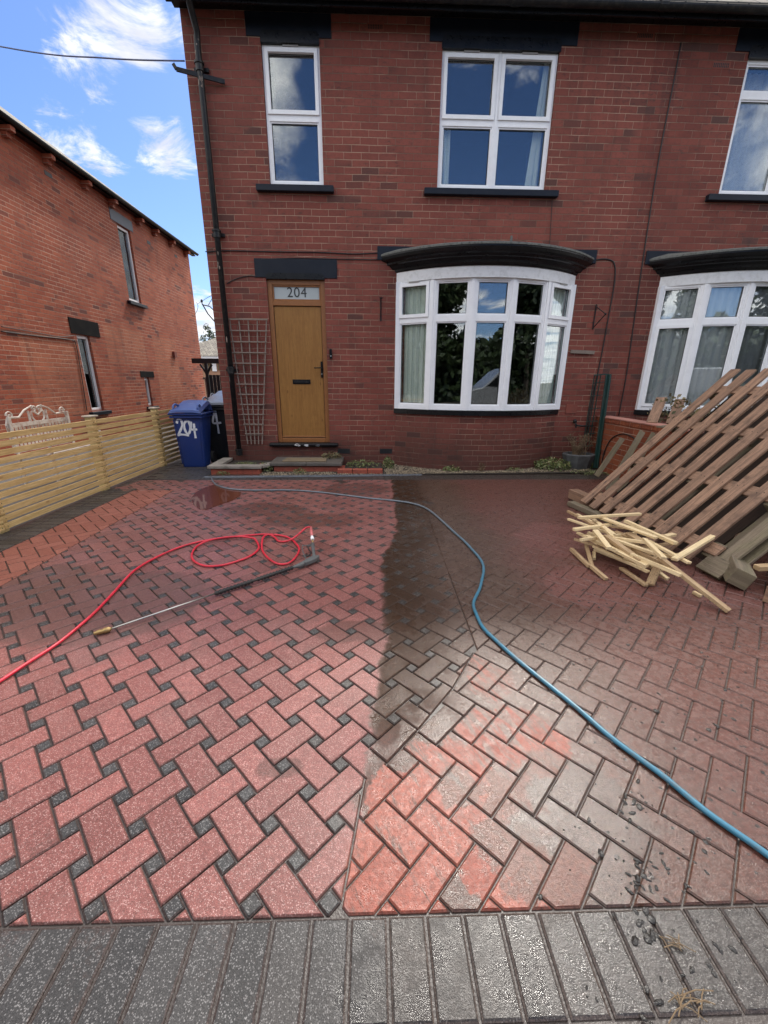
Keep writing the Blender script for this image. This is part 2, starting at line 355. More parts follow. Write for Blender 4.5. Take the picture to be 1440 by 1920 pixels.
for nd_ in M_GLASSN.node_tree.nodes:
    if nd_.type == 'MATH' and nd_.operation == 'MULTIPLY' and not nd_.inputs[1].is_linked: nd_.inputs[1].default_value = 1.0
# wood
def wood(name, c1, c2, cd, gs=1., dirt=.25, green=0., rough=.7, spots=.0, bump=.5):
    mt, n, b = material(name); uv = n.uv(); r = n.attr('rnd'); o = n.comb(n.math('MULTIPLY', r, 31.), n.math('MULTIPLY', r, 17.))
    q = n.vec('ADD', n.scale(uv, (2.2 * gs, 38 * gs, 1)), o)
    g = n.noise(q, 1., 5, .65, dist=.6); g2 = n.noise(n.vec('ADD', n.scale(uv, (9, 150, 1)), o), 1., 3)
    c = n.mix(n.step(g, .38, .62), c1, c2); c = n.mix(n.math('MULTIPLY', n.step(g2, .48, .68), .5), c, cd); c = n.mix(n.math('MULTIPLY', n.step(n.noise(n.pos(), 7., 5, .7), .5, .72), dirt), c, cd)
    c = n.mix(n.math('MULTIPLY', r, .5), c, n.mix(.55, c1, cd))
    kn = n.step(n.vor(n.vec('ADD', n.scale(uv, (3.5, 9, 1)), o), 1.), .13, .05); c = n.mix(n.math('MULTIPLY', kn, .75), c, cd)
    if green: c = n.mix(n.math('MULTIPLY', n.step(n.noise(n.vec('ADD', n.scale(uv, (3, 8, 1)), o), 1.3, 4), .42, .62), green), c, (.12, .14, .05))
    if spots: c = n.mix(n.math('MULTIPLY', n.step(n.noise(n.pos(), 90, 4, .75), .55, .64), n.math('MULTIPLY', spots, n.step(n.noise(n.pos(), 4., 3), .40, .58))), c, (.07, .035, .018))
    n.put(b.inputs['Base Color'], c); b.inputs['Roughness'].default_value = rough; b.inputs['Specular IOR Level'].default_value = .35
    n.put(b.inputs['Normal'], n.bump(n.math('ADD', g, g2), bump, .002)); return mt
M_FENCE = wood('treated_fence_timber', (.74, .53, .25), (.54, .36, .14), (.34, .18, .07), rough=.6, dirt=.15)
M_FENCED = wood('treated_fence_post', (.66, .52, .26), (.52, .40, .17), (.3, .18, .08), green=.15)
M_PALLET = wood('brown_stained_timber', (.36, .215, .140), (.215, .130, .088), (.05, .032, .025), spots=.5, rough=.5, dirt=.7)
M_PALLETG = wood('mossy_grey_timber', (.23, .18, .125), (.155, .12, .085), (.06, .048, .035), green=.22, rough=.7, spots=.4)
M_UNDER = wood('shade_dark_timber', (.06, .035, .025), (.04, .025, .018), (.015, .01, .008))  # deep shade under the leaning pallet put into the timber colour
M_PALE = wood('pale_sawn_timber', (.82, .66, .40), (.72, .55, .30), (.42, .27, .14), rough=.6, spots=.6)
M_PALED = wood('muddy_sawn_timber', (.52, .37, .21), (.42, .28, .15), (.16, .09, .05), rough=.6, spots=.9)
M_OAK = wood('oak_grain_door_skin', (.33, .165, .045), (.27, .128, .034), (.15, .065, .018), gs=.9, rough=.42, bump=.35)
# leaves
def leafm(name, cs):
    mt, n, b = material(name); r = n.attr('rnd')
    c = n.mix(n.step(r, 0, .5), cs[0], cs[1]); c = n.mix(n.step(r, .5, 1), c, cs[2])
    n.put(b.inputs['Base Color'], c); b.inputs['Roughness'].default_value = .55
    return mt
M_LEAF = leafm('weed_leaves', ((.06, .085, .025), (.13, .165, .05), (.24, .22, .10)))
M_HEDGE = leafm('withered_hedge_leaves', ((.045, .06, .018), (.13, .10, .045), (.24, .19, .09)))
M_TREE = leafm('tree_leaves', ((.020, .035, .012), (.035, .06, .018), (.06, .085, .03)))
M_BARK = simple('bark', (.08, .06, .045), .9, bump=.6)
# gravel
mt, n, b = material('gravel_stones'); r = n.attr('rnd')
c = n.mix(r, (.075, .06, .042), (.30, .235, .155)); n.put(b.inputs['Base Color'], c); b.inputs['Roughness'].default_value = .8; M_GRAVEL = mt
# roof tiles
mt, n, b = material('stone_slate_roof'); uv = n.uv(); u, v, _ = n.sep(uv); v_ = n.math('DIVIDE', v, .22); row = n.math('FLOOR', v_); u_ = n.math('ADD', n.math('DIVIDE', u, .26), n.math('MULTIPLY', n.math('FLOORED_MODULO', row, 2.), .5))
rr = n.white(n.comb(n.math('FLOOR', u_), row)); edge = n.math('MINIMUM', n.math('MULTIPLY', n.math('FRACT', v_), .9), n.math('MINIMUM', n.math('FRACT', u_), n.math('SUBTRACT', 1, n.math('FRACT', u_))))
c = n.mix(rr, (.19, .165, .14), (.30, .27, .22)); c = n.mix(n.step(n.noise(uv, 9, 5, .7), .5, .7), c, (.09, .085, .06)); c = n.mix(n.step(edge, .07, .02), c, (.03, .03, .03))
n.put(b.inputs['Base Color'], c); b.inputs['Roughness'].default_value = .8; n.put(b.inputs['Normal'], n.bump(n.math('FRACT', v_), .6, .02)); M_ROOF = mt
# blue hose: grey by the house fading to bright blue, with a pale line
mt, n, b = material('blue_hose_rubber'); p = n.pos(); y = n.sep(p)[1]
c = n.mix(n.step(y, 2.2, 4.2), (.035, .16, .245), (.15, .18, .21)); c = n.mix(n.math('MULTIPLY', n.step(n.noise(p, 22, 5, .7), .48, .66), .6), c, (.10, .105, .10))
n.put(b.inputs['Base Color'], c); b.inputs['Roughness'].default_value = .28; M_BLUEH = mt
# ---------------------------------------------------------------- driveway blocks material
def driveway_material():
    mt, n, b = material('block_paving'); p = n.pos(); x, y, z = n.sep(p); kd = n.attr('kindv'); r = n.attr('rnd')
    isgrey = n.step(kd, .70, .80); isor = n.math('MULTIPLY', n.step(kd, .4, .45), n.math('SUBTRACT', 1, n.step(kd, .55, .6))); isherr = n.math('MULTIPLY', n.step(kd, .2, .22), n.math('SUBTRACT', 1, n.step(kd, .3, .35)))
    P2 = n.comb(x, y, 0.)
    wa = n.math('SUBTRACT', n.noise(P2, 4.5, 5, .65), .5); wb = n.math('SUBTRACT', n.noise(n.vec('ADD', P2, (7, 3, 0)), 2.1, 4, .6), .5)
    fine = n.math('SUBTRACT', n.noise(P2, 26, 4, .7), .5)
    # boundary between washed and unwashed blocks
    bx = n.curve(n.math('DIVIDE', y, 7.), [(0, .40), (.10, .413), (.163, .463), (.22, .517), (.28, .571), (.322, .567), (.41, .571), (.51, .711), (.66, .755), (.82, .764), (1, .77)])
    bx = n.math('SUBTRACT', bx, .5)
    sd_ = n.math('ADD', n.math('SUBTRACT', x, bx), n.math('ADD', n.math('MULTIPLY', wa, .16), n.math('MULTIPLY', fine, .05)))
    dirty = n.step(sd_, -.012, .03)
    def blobs(L, w1=.55, w2=.25, lo=0., hi=.22):
        f = None
        for cx, cy, rx, ry in L:
            q = n.comb(n.math('DIVIDE', n.math('SUBTRACT', x, cx), rx), n.math('DIVIDE', n.math('SUBTRACT', y, cy), ry), 0.)
            v = n.math('SUBTRACT', 1, n.vec('LENGTH', q)); f = v if f is None else n.math('MAXIMUM', f, v)
        f = n.math('ADD', f, n.math('ADD', n.math('MULTIPLY', wa, w1), n.math('MULTIPLY', wb, w2)))
        return n.step(f, lo, hi)
    pb = n.math('SUBTRACT', r, .5)
    def blobs2(L, w1, w2, wp, lo, hi):
        f = None
        for cx, cy, rx, ry in L:
            q = n.comb(n.math('DIVIDE', n.math('SUBTRACT', x, cx), rx), n.math('DIVIDE', n.math('SUBTRACT', y, cy), ry), 0.)
            v = n.math('SUBTRACT', 1, n.vec('LENGTH', q)); f = v if f is None else n.math('MAXIMUM', f, v)
        f = n.math('ADD', f, n.math('ADD', n.math('MULTIPLY', fine, w1), n.math('ADD', n.math('MULTIPLY', wa, w2), n.math('MULTIPLY', pb, wp))))
        return n.step(f, lo, hi)
    stkf = n.noise(n.comb(n.math('MULTIPLY', n.math('ADD', x, n.math('MULTIPLY', y, .5)), 30.), n.math('MULTIPLY', n.math('SUBTRACT', y, n.math('MULTIPLY', x, .5)), 5.)), 1., 5, .7, dist=.4)
    rin = blobs2([(.17, .98, .21, .26), (.46, 1.24, .20, .20), (.05, .80, .17, .2), (.56, 1.60, .14, .19), (.40, .80, .22, .13), (.62, 1.28, .15, .20), (.34, 1.05, .22, .2)], .55, .5, .62, .0, .10)     # freshly rinsed, bright orange
    slurry = blobs2([(.30, 1.06, .08, .09), (.52, 1.02, .15, .14), (.40, .88, .10, .10), (.66, 1.10, .14, .12), (.58, .80, .22, .14), (.75, .95, .18, .2)], 1.3, .9, .25, 0, .25)
    rightp = n.step(n.math('ADD', x, n.math('MULTIPLY', wb, .7)), .85, 1.45)      # drier pink blocks to the right
    nearf = n.math('SUBTRACT', 1, n.step(n.math('ADD', y, n.math('MULTIPLY', wa, .5)), .9, 2.6))
    # base colours
    red = n.mix(r, (.190, .070, .061), (.305, .112, .097)); red = n.mix(n.step(wb, .0, .22), red, (.30, .115, .105))
    cell = n.vor(P2, 270., out='Color'); cr = n.sep(cell)[0]; sp = n.vor(P2, 270.)
    spk = n.math('MULTIPLY', n.step(cr, .58, .80), n.step(sp, .60, .30)); dks = n.math('MULTIPLY', n.step(cr, .22, .14), n.step(sp, .55, .35))
    agg = n.math('MULTIPLY', n.math('SUBTRACT', 1, isherr), n.math('SUBTRACT', 1, isor))
    red = n.mix(n.math('MULTIPLY', n.math('MULTIPLY', spk, agg), .46), red, (.70, .48, .44)); red = n.mix(n.math('MULTIPLY', n.math('MULTIPLY', dks, agg), .6), red, (.10, .045, .04))
    orange = n.mix(r, (.29, .092, .060), (.36, .125, .085))
    # washed left area still has faint grey film in places
    red = n.mix(n.math('MULTIPLY', n.step(n.math('ADD', fine, n.math('MULTIPLY', pb, .25)), .02, .2), .35), red, (.20, .085, .078)); red = n.mix(n.math('MULTIPLY', n.step(fine, -.05, -.22), .3), red, (.44, .20, .18))
    film = n.step(n.math('ADD', wb, n.math('MULTIPLY', wa, .6)), .02, .25)
    film = n.math('MAXIMUM', n.math('MULTIPLY', film, .45), n.math('MULTIPLY', blobs([(-1.75, 2.35, .75, .5), (-2.3, 2.4, .7, .55)], .8, .5), .62))
    c = n.mix(n.math('MULTIPLY', film, n.math('SUBTRACT', 1, isor)), red, (.125, .072, .062))
    c = n.mix(n.math('MULTIPLY', blobs([(-.2, 5.2, .5, .35), (-.6, 3.95, .6, .25), (-1.2, 4.3, .5, .3), (-.35, 1.15, .1, .05), (-.1, 2.0, .25, .12)], .8, .6), .55), c, (.085, .040, .032))
    c = n.mix(isor, c, n.mix(n.math('MULTIPLY', n.step(fine, .05, .2), .35), orange, (.50, .26, .18)))
    # unwashed dirt
    dirtc = n.mix(n.noise(P2, 9, 5, .7), (.055, .031, .021), (.145, .080, .053))
    dirtc = n.mix(n.math('MULTIPLY', n.step(fine, .02, .16), .5), dirtc, (.21, .145, .12))
    pink = n.mix(n.noise(P2, 14, 5, .7), (.215, .082, .064), (.10, .042, .032)); pink = n.mix(n.math('MULTIPLY', n.step(fine, .0, .2), .5), pink, (.27, .15, .125))
    rin = n.math('MULTIPLY', rin, n.math('SUBTRACT', 1, n.math('MULTIPLY', n.step(n.math('ADD', stkf, n.math('MULTIPLY', n.step(y, .85, 1.6), .20)), .56, .72), .85)))
    wetdark = n.math('MULTIPLY', n.math('SUBTRACT', 1, n.step(sd_, .10, .55)), n.step(wb, -.35, .0))
    dirtc = n.mix(n.math('MULTIPLY', wetdark, .85), dirtc, (.030, .016, .009))
    dirtc = n.mix(n.math('MULTIPLY', rightp, .85), dirtc, pink)
    dirtc = n.mix(n.math('MULTIPLY', blobs([(2.1, 2.6, .7, .5), (1.8, 3.4, .5, .5), (1.5, 2.5, .3, .3)], .8, .5), .5), dirtc, (.24, .095, .082))
    c = n.mix(n.math('MULTIPLY', dirty, n.math('SUBTRACT', 1, isor)), c, dirtc)
    c = n.mix(n.math('MULTIPLY', n.math('MULTIPLY', rin, dirty), .93), c, n.mix(r, (.255, .055, .033), (.31, .085, .056)))
    nearwet = n.math('MULTIPLY', dirty, n.math('MULTIPLY', nearf, n.math('SUBTRACT', 1, rin)))
    c = n.mix(n.math('MULTIPLY', nearwet, .60), c, n.mix(n.noise(P2, 11, 5, .7), (.030, .012, .007), (.17, .048, .030)))
    c = n.mix(n.math('MULTIPLY', n.math('MULTIPLY', slurry, dirty), .7), c, (.075, .048, .037))
    tongue = n.math('MULTIPLY', n.math('MULTIPLY', wetdark, dirty), n.math('MULTIPLY', n.step(n.math('ADD', y, n.math('ADD', n.math('MULTIPLY', wa, .5), n.math('MULTIPLY', pb, .2))), 1.15, 1.42), n.math('SUBTRACT', 1, n.math('MULTIPLY', rin, .8))))
    c = n.mix(n.math('MULTIPLY', tongue, .7), c, (.058, .030, .017))
    # grey blocks
    grey = n.mix(r, (.036, .034, .034), (.064, .060, .059)); gs = n.math('MULTIPLY', n.math('MAXIMUM', n.step(cr, .55, .7), 0.), n.step(sp, .6, .3))
    grey = n.mix(n.math('MULTIPLY', gs, .52), grey, (.33, .315, .31)); grey = n.mix(n.math('MULTIPLY', dks, .5), grey, (.02, .02, .02))
    gd = n.mix(n.noise(P2, 7, 5, .7), (.026, .021, .018), (.085, .068, .058)); gd = n.mix(n.math('MULTIPLY', gs, .35), gd, (.25, .23, .22))
    grey = n.mix(n.math('MULTIPLY', n.step(n.math('ADD', x, n.math('ADD', n.math('MULTIPLY', wa, .5), n.math('MULTIPLY', pb, .3))), -.35, .35), .85), grey, gd)
    c = n.mix(isgrey, c, grey)
    # low in the chamfers and joints the dirt sits darker / sandy
    low = n.step(n.math('SUBTRACT', z, n.math('MULTIPLY', n.math('ADD', fine, n.math('MULTIPLY', n.math('SUBTRACT', n.noise(P2, 80, 3, .7), .5), 1.)), .0035)), -.0012, -.0026); c = n.mix(n.math('MULTIPLY', low, n.mixf(dirty, .55, .35)), c, n.mix(dirty, (.075, .045, .038), (.16, .11, .09)))
    wetst = n.math('MULTIPLY', n.step(z, -.004, -.012), .8); c = n.mix(wetst, c, (.03, .02, .016))
    # splashes of black muck flung over the lower right
    sm = n.step(n.math('ADD', n.math('ADD', x, n.math('MULTIPLY', y, -.15)), n.math('MULTIPLY', wb, .8)), .35, .8)
    spd = n.math('MULTIPLY', n.step(n.vor(n.vec('ADD', P2, n.comb(n.math('MULTIPLY', fine, .03), n.math('MULTIPLY', wa, .04))), 24.), .20, .13), n.step(n.sep(n.vor(P2, 24., out='Color'))[1], .50, .55))
    c = n.mix(n.math('MULTIPLY', n.math('MULTIPLY', spd, sm), .85), c, (.018, .013, .011))
    gr1 = n.step(n.noise(P2, 330, 3, .8), .34, .66); gr2 = n.step(n.noise(P2, 62, 4, .75), .32, .68)
    gm = n.math('MULTIPLY', n.mixf(gr1, n.mixf(rin, .46, .72), 1.12), n.mixf(gr2, n.mixf(dirty, .84, .62), 1.15)); c = n.mix(1., c, n.comb(gm, gm, gm), 'MULTIPLY')
    n.put(b.inputs['Base Color'], c)
    # wetness
    puddle = n.step(wb, -.05, .18)
    wr = n.mixf(dirty, n.mixf(puddle, .30, .55), n.mixf(nearf, n.mixf(n.step(fine, -.1, .12), .26, .50), n.mixf(n.step(n.noise(P2, 34, 4, .7), .42, .58), .09, .30)))
    wr = n.mixf(n.math('MULTIPLY', rin, dirty), wr, n.mixf(n.step(fine, -.12, .1), .16, .38)); wr = n.mixf(n.math('MULTIPLY', n.math('MULTIPLY', slurry, dirty), .8), wr, .11)
    wr = n.mixf(n.math('MULTIPLY', n.math('MULTIPLY', wetdark, dirty), n.math('SUBTRACT', 1, rin)), wr, n.mixf(n.step(n.noise(P2, 6, 3), .45, .6), .12, .5))
    wr = n.mixf(isor, wr, .62)
    n.put(b.inputs['Roughness'], wr); n.put(b.inputs['Specular IOR Level'], n.mixf(tongue, n.mixf(n.math('MULTIPLY', dirty, rin), n.mixf(n.math('MULTIPLY', wetdark, dirty), n.mixf(dirty, .30, .45), .30), .28), .15))
    rip = n.noise(P2, 95, 4, .6); rip2 = n.noise(P2, 300, 2)
    bh = n.math('ADD', n.math('ADD', n.math('MULTIPLY', rip, .9), n.math('MULTIPLY', gr1, .10)), n.math('ADD', n.math('MULTIPLY', rip2, .5), n.math('MULTIPLY', spk, .15)))
    n.put(b.inputs['Normal'], n.bump(bh, .42, .003)); return mt
M_PAVE = driveway_material()
# ================================================================ GROUND
# one large sheet to the horizon
g = MB(); S = 400
g.face([(-S, -S, -.10), (S, -S, -.10), (S, S, -.10), (-S, S, -.10)]); tag(g.build('ground', simple('rough_ground', (.09, .08, .06), .9, bump=.4)), kind='structure')
g = MB(); g.face([(-60, -9, -.085), (60, -9, -.085), (60, -2.6, -.085), (-60, -2.6, -.085)]); tag(g.build('road', M_TARM), kind='structure')
g = MB(); g.box(-60, 60, -2.6, .49, -.12, -.012); tag(g.build('pavement', M_SLAB), kind='structure')
# sand bed under the blocks
M_BED = simple('jointing_sand', (.045, .033, .028), .35, dirt=.7, dirtcol=(.03, .022, .018), nscale=5, bump=.5, bscale=150)
g = MB(); g.face([(-3.45, .49, -.0085), (5., .49, -.0085), (5., 6.9, -.0085), (-3.45, 6.9, -.0085)]); tag(g.build('sand_bed', M_BED), kind='structure')
g = MB(); g.face([(-6.6, -.5, -.02), (-3.4, -.5, -.02), (-3.4, 18, -.02), (-6.6, 18, -.02)]); g.face([(-3.45, 6.9, -.012), (-2.3, 6.9, -.012), (-2.3, 18, -.012), (-3.45, 18, -.012)])
tag(g.build('side_path', simple('old_grey_concrete', (.085, .08, .075), .7, dirt=.6, dirtcol=(.03, .03, .028), bump=.5)), kind='structure')
def clip(poly, a, b_, c):       # keep a*x + b*y <= c
    out = []; n_ = len(poly)
    for i in range(n_):
        p, q = poly[i], poly[(i + 1) % n_]; dp = a * p[0] + b_ * p[1] - c; dq = a * q[0] + b_ * q[1] - c
        if dp <= 0: out.append(p)
        if (dp < 0 < dq) or (dq < 0 < dp): t = dp / (dp - dq); out.append((p[0] + (q[0] - p[0]) * t, p[1] + (q[1] - p[1]) * t))
    return out
def area(p): return .5 * sum(p[i][0] * p[(i + 1) % len(p)][1] - p[(i + 1) % len(p)][0] * p[i][1] for i in range(len(p)))
def inset(poly, dd):
    q = poly; n_ = len(poly)
    for i in range(n_):
        (x0, y0), (x1, y1) = poly[i], poly[(i + 1) % n_]; L_ = math.hypot(x1 - x0, y1 - y0)
        if L_ < 1e-4: continue
        nx, ny = (y1 - y0) / L_, -(x1 - x0) / L_
        q = clip(q, nx, ny, nx * x0 + ny * y0 - dd)
        if len(q) < 3: return q
    return q
def resamp(p):      # drop tiny edges
    o = [p[i] for i in range(len(p)) if math.hypot(p[i][0] - p[i - 1][0], p[i][1] - p[i - 1][1]) > .003]; return o
dv = MB()
def paver(poly, kind, joint=.0024, ch=.0042):
    if len(poly) < 3: return
    if area(poly) < 0: poly = poly[::-1]
    poly = resamp(poly)
    if not poly: return
    gx_ = sum(p[0] for p in poly) / len(poly); gy_ = sum(p[1] for p in poly) / len(poly)
    if gx_ > .30 and gy_ > 2.7: joint, ch = (.0010, .0030) if kind != 1. else (.0012, .003)
    if len(poly) < 3 or abs(area(poly)) < .0006: return
    o = resamp(inset(poly, joint)); t = inset(poly, joint + ch)
    if len(o) < 3 or len(t) != len(o): return
    rr_ = random.random(); dz_ = random.uniform(-.0012, .0008); dp_ = .0046 if ch > .004 else .0020; sx, sy = random.uniform(-.008, .008), random.uniform(-.008, .008)
    cx = sum(p[0] for p in o) / len(o); cy = sum(p[1] for p in o) / len(o); H_ = lambda p: dz_ + (p[0] - cx) * sx + (p[1] - cy) * sy
    n_ = len(o); V = [(p[0], p[1], H_(p)) for p in t] + [(p[0], p[1], H_(p) - dp_ + random.uniform(-.0008, .0008)) for p in o] + [(p[0], p[1], -.022) for p in o]
    Fs = [tuple(range(n_))] + [(i, n_ + i, n_ + (i + 1) % n_, (i + 1) % n_) for i in range(n_)] + [(n_ + i, 2 * n_ + i, 2 * n_ + (i + 1) % n_, n_ + (i + 1) % n_) for i in range(n_)]
    dv.mesh_faces(V, Fs, [(p[0], p[1]) for p in V], 0, rr_, kind)
R2 = sqrt(.5)
def uv2xy(u, v): return ((u + v) * R2, (u - v) * R2)
seam = [(.70, -.09), (1.06, -.035), (1.33, .204), (1.55, .38), (1.84, .56), (5.95, .62), (9, .62)]
def seam_line(y):
    for (y0, x0), (y1, x1) in zip(seam, seam[1:]):
        if y <= y1: return (y0, x0, y1, x1)
    return (5, .62, 9, .62)
def backline(x): return 5.70 + (x + 2.26) * .011 + (.0 if x < .3 else .0)
def common(p, kind):
    p = clip(p, 0, -1, -.706)                 # front row behind the edge blocks
    p = clip(p, -.012, 1, 5.725)             # back row
    return p
# basket weave with small grey squares
u0, v0 = (-.757 + 1.161) * R2, (-.757 - 1.161) * R2
for i in range(-60, 60):
    for j in range(-60, 60):
        cu, cv = u0 + .15 * i, v0 + .15 * j; cx, cy = uv2xy(cu, cv)
        if not (-3.5 < cx < 1.2 and .4 < cy < 6.0): continue
        shapes = [([(cu - .025, cv - .025), (cu + .025, cv - .025), (cu + .025, cv + .025), (cu - .025, cv + .025)], 1.)]
        bu, bv = cu + .075, cv + .075
        if (i + j) % 2: shapes.append(([(bu - .1, bv - .05), (bu + .1, bv - .05), (bu + .1, bv + .05), (bu - .1, bv + .05)], 0.))
        else: shapes.append(([(bu - .05, bv - .1), (bu + .05, bv - .1), (bu + .05, bv + .1), (bu - .05, bv + .1)], 0.))
        for sh, kd in shapes:
            p = [uv2xy(*q) for q in sh]; mx_ = sum(q[0] for q in p) / 4; my_ = sum(q[1] for q in p) / 4
            y0_, x0_, y1_, x1_ = seam_line(my_); dxs, dys = x1_ - x0_, y1_ - y0_
            p = common(p, kd); p = clip(p, dys, -dxs, dys * x0_ - dxs * y0_)
            if my_ < 5.15: p = clip(p, -1, 0, 2.56)
            else: p = clip(p, -1, 0, 3.38)
            paver(p, kd)
# herringbone, right
U0, V0 = .852, -.596
for a in range(-70, 70):
    for b_ in range(-30, 30):
        su = U0 + .1 * (a + 2 * b_); sv = V0 + .1 * (a - 2 * b_)
        for sh in ([(su, sv), (su + .2, sv), (su + .2, sv + .1), (su, sv + .1)], [(su - .1, sv), (su, sv), (su, sv + .2), (su - .1, sv + .2)]):
            p = [uv2xy(*q) for q in sh]; mx_ = sum(q[0] for q in p) / 4; my_ = sum(q[1] for q in p) / 4
            if not (-.4 < mx_ < 3.8 and .4 < my_ < 6.2): continue
            y0_, x0_, y1_, x1_ = seam_line(my_); dxs, dys = x1_ - x0_, y1_ - y0_
            p = common(p, .25); p = clip(p, -dys, dxs, -(dys * x0_ - dxs * y0_)); p = clip(p, 1, 0, 3.68)
            paver(p, .25)
# orange repair by the fence, herringbone again
for a in range(-70, 70):
    for b_ in range(-40, 40):
        su = U0 + .03 + .1 * (a + 2 * b_); sv = V0 + .05 + .1 * (a - 2 * b_)
        for sh in ([(su, sv), (su + .2, sv), (su + .2, sv + .1), (su, sv + .1)], [(su - .1, sv), (su, sv), (su, sv + .2), (su - .1, sv + .2)]):
            p = [uv2xy(*q) for q in sh]; mx_ = sum(q[0] for q in p) / 4; my_ = sum(q[1] for q in p) / 4
            if not (-3.3 < mx_ < -2.4 and .6 < my_ < 5.4): continue
            p = common(p, .5); p = clip(p, 1, 0, -2.56); p = clip(p, -1, 0, 3.065); p = clip(p, 0, 1, 5.15); paver(p, .5)
# grey edge blocks along the front, along the fence, along the gravel
x_ = -3.4
while x_ < 4.6:
    w_ = .1; paver([(x_, .503), (x_ + w_, .503), (x_ + w_, .704), (x_, .704)], 1., .003, .006); x_ += w_
    x_ += .0012
y_ = .72
while y_ < 6.9:
    paver([(-3.375, y_), (-3.255, y_), (-3.255, y_ + .2), (-3.375, y_ + .2)], .9) if int(y_ * 10) % 2 == 0 and False else None
    if y_ < 5.15: paver([(-3.27, y_), (-3.068, y_), (-3.068, y_ + .1), (-3.27, y_ + .1)], 1.)
    paver([(-3.40, y_), (-3.272, y_), (-3.272, y_ + .1), (-3.40, y_ + .1)], 1.)
    y_ += .1005
for k in range(62):
    xa = -2.42 + .1 * k; yb = 5.73 + xa * .012 + .0; ya = min(5.86 + (xa + 2.3) * .10, 6.28)
    yb = 5.725 + .012 * xa
    paver([(xa, yb + .002), (xa + .1, yb + .003), (xa + .1, yb + .125), (xa, yb + .125)], 1.)
    if xa > -.1 or xa < -2.5: paver([(xa, yb + .128), (xa + .1, yb + .128), (xa + .1, yb + .30), (xa, yb + .30)], 1.)
for k in range(20):
    for l in range(5):
        xa = -3.27 + .2 * l + (.1 if k % 2 else 0); ya = 5.74 + .1 * k
        p = clip([(xa, ya), (xa + .2, ya), (xa + .2, ya + .1), (xa, ya + .1)], 1, 0, -2.43); p = clip(p, -1, 0, 3.27); p = clip(p, .012, -1, -5.70 ); paver(p, 1.)
drive = dv.build('driveway', M_PAVE); tag(drive, kind='structure')
# ================================================================ windows
def frame_box(mb, o, ex, a0, a1, z0, z1, d0, d1, m=0):      # bar of a frame in a window's own plane
    nrm = Vector((ex.y, -ex.x, 0))      # outward (towards the street)
    c = o + ex * ((a0 + a1) / 2) + Vector((0, 0, (z0 + z1) / 2)) + nrm * ((d0 + d1) / 2)
    mb.obox(c, ex * (a1 - a0) / 2, nrm * (d1 - d0) / 2, Vector((0, 0, (z1 - z0) / 2)), m, .5)
def ring(mb, o, ex, a0, a1, z0, z1, wd, d0, d1, m=0):
    frame_box(mb, o, ex, a0, a0 + wd, z0, z1, d0, d1, m); frame_box(mb, o, ex, a1 - wd, a1, z0, z1, d0, d1, m)
    frame_box(mb, o, ex, a0 + wd, a1 - wd, z0, z0 + wd, d0, d1, m); frame_box(mb, o, ex, a0 + wd, a1 - wd, z1 - wd, z1, d0, d1, m)
def light(mb, panes, o, ex, a0, a1, z0, z1, sash=0.):       # one light: outer frame, optional proud sash, glass
    ring(mb, o, ex, a0, a1, z0, z1, .042, -.03, .03)
    e = .042
    if sash: ring(mb, o, ex, a0 + .028, a1 - .028, z0 + .028, z1 - .028, .045, .0305, .048); ring(mb, o, ex, a0 + .042, a1 - .042, z0 + .042, z1 - .042, .031, -.02, .0300); e = .073
    else: ring(mb, o, ex, a0 + .042, a1 - .042, z0 + .042, z1 - .042, .018, -.02, .016); e = .060
    g_ = MB(); frame_box(g_, o, ex, a0 + e + .001, a1 - e - .001, z0 + e + .001, z1 - e - .001, -.006, .004, 0); 
    k = MB(); ring(k, o, ex, a0 + e, a1 - e, z0 + e, z1 - e, .006, .004, .009); panes.append((g_, k))
def finish_window(root, mb, panes, name='window', glass=None):
    f = mb.build(name, M_UPVC, root, bevel=.0035)
    for g_, k in panes:
        p = g_.build('pane', glass or M_GLASS, f); k.build('gasket', M_RUBBER, f)
    return f
def vent(parent, o, ex, a, z, L_=.2):
    v = MB(); frame_box(v, o, ex, a - L_ / 2, a + L_ / 2, z, z + .018, .05, .058); v.build('trickle_vent', simple('vent_plastic', (.30, .29, .28), .5), parent)
def curtain(parent, x0, x1, z0, z1, y, mat, waves=9, amp=.025, name='curtain', flare=0.):
    mb = MB(); n_ = waves * 8; V = []; U = []
    for i in range(n_ + 1):
        t = i / n_; xx = x0 + (x1 - x0) * t; yy = y + amp * sin(t * waves * 2 * pi + .6 * sin(t * 9)) + amp * .5 * sin(t * waves * 5.3)
        V += [(xx, yy, z0), (xx + flare * (1 - t), yy + amp * .3 * sin(t * 20), z1)]; U += [(xx, z0), (xx, z1)]
    mb.mesh_faces(V, [(2 * i, 2 * i + 2, 2 * i + 3, 2 * i + 1) for i in range(n_)], U)
    return mb.build(name, mat, parent, smooth=True)
def room(parent, x0, x1, y0, y1, z0, z1):
    mb = MB(); P = [(x0, y0), (x0, y1), (x1, y1), (x1, y0)]
    for a, b_ in zip(P, P[1:]): mb.face([(a[0], a[1], z0), (b_[0], b_[1], z0), (b_[0], b_[1], z1), (a[0], a[1], z1)])
    mb.face([(x0, y0, z0), (x1, y0, z0), (x1, y1, z0), (x0, y1, z0)]); mb.face([(x0, y0, z1), (x0, y1, z1), (x1, y1, z1), (x1, y0, z1)])
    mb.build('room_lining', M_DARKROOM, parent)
FY = 6.75
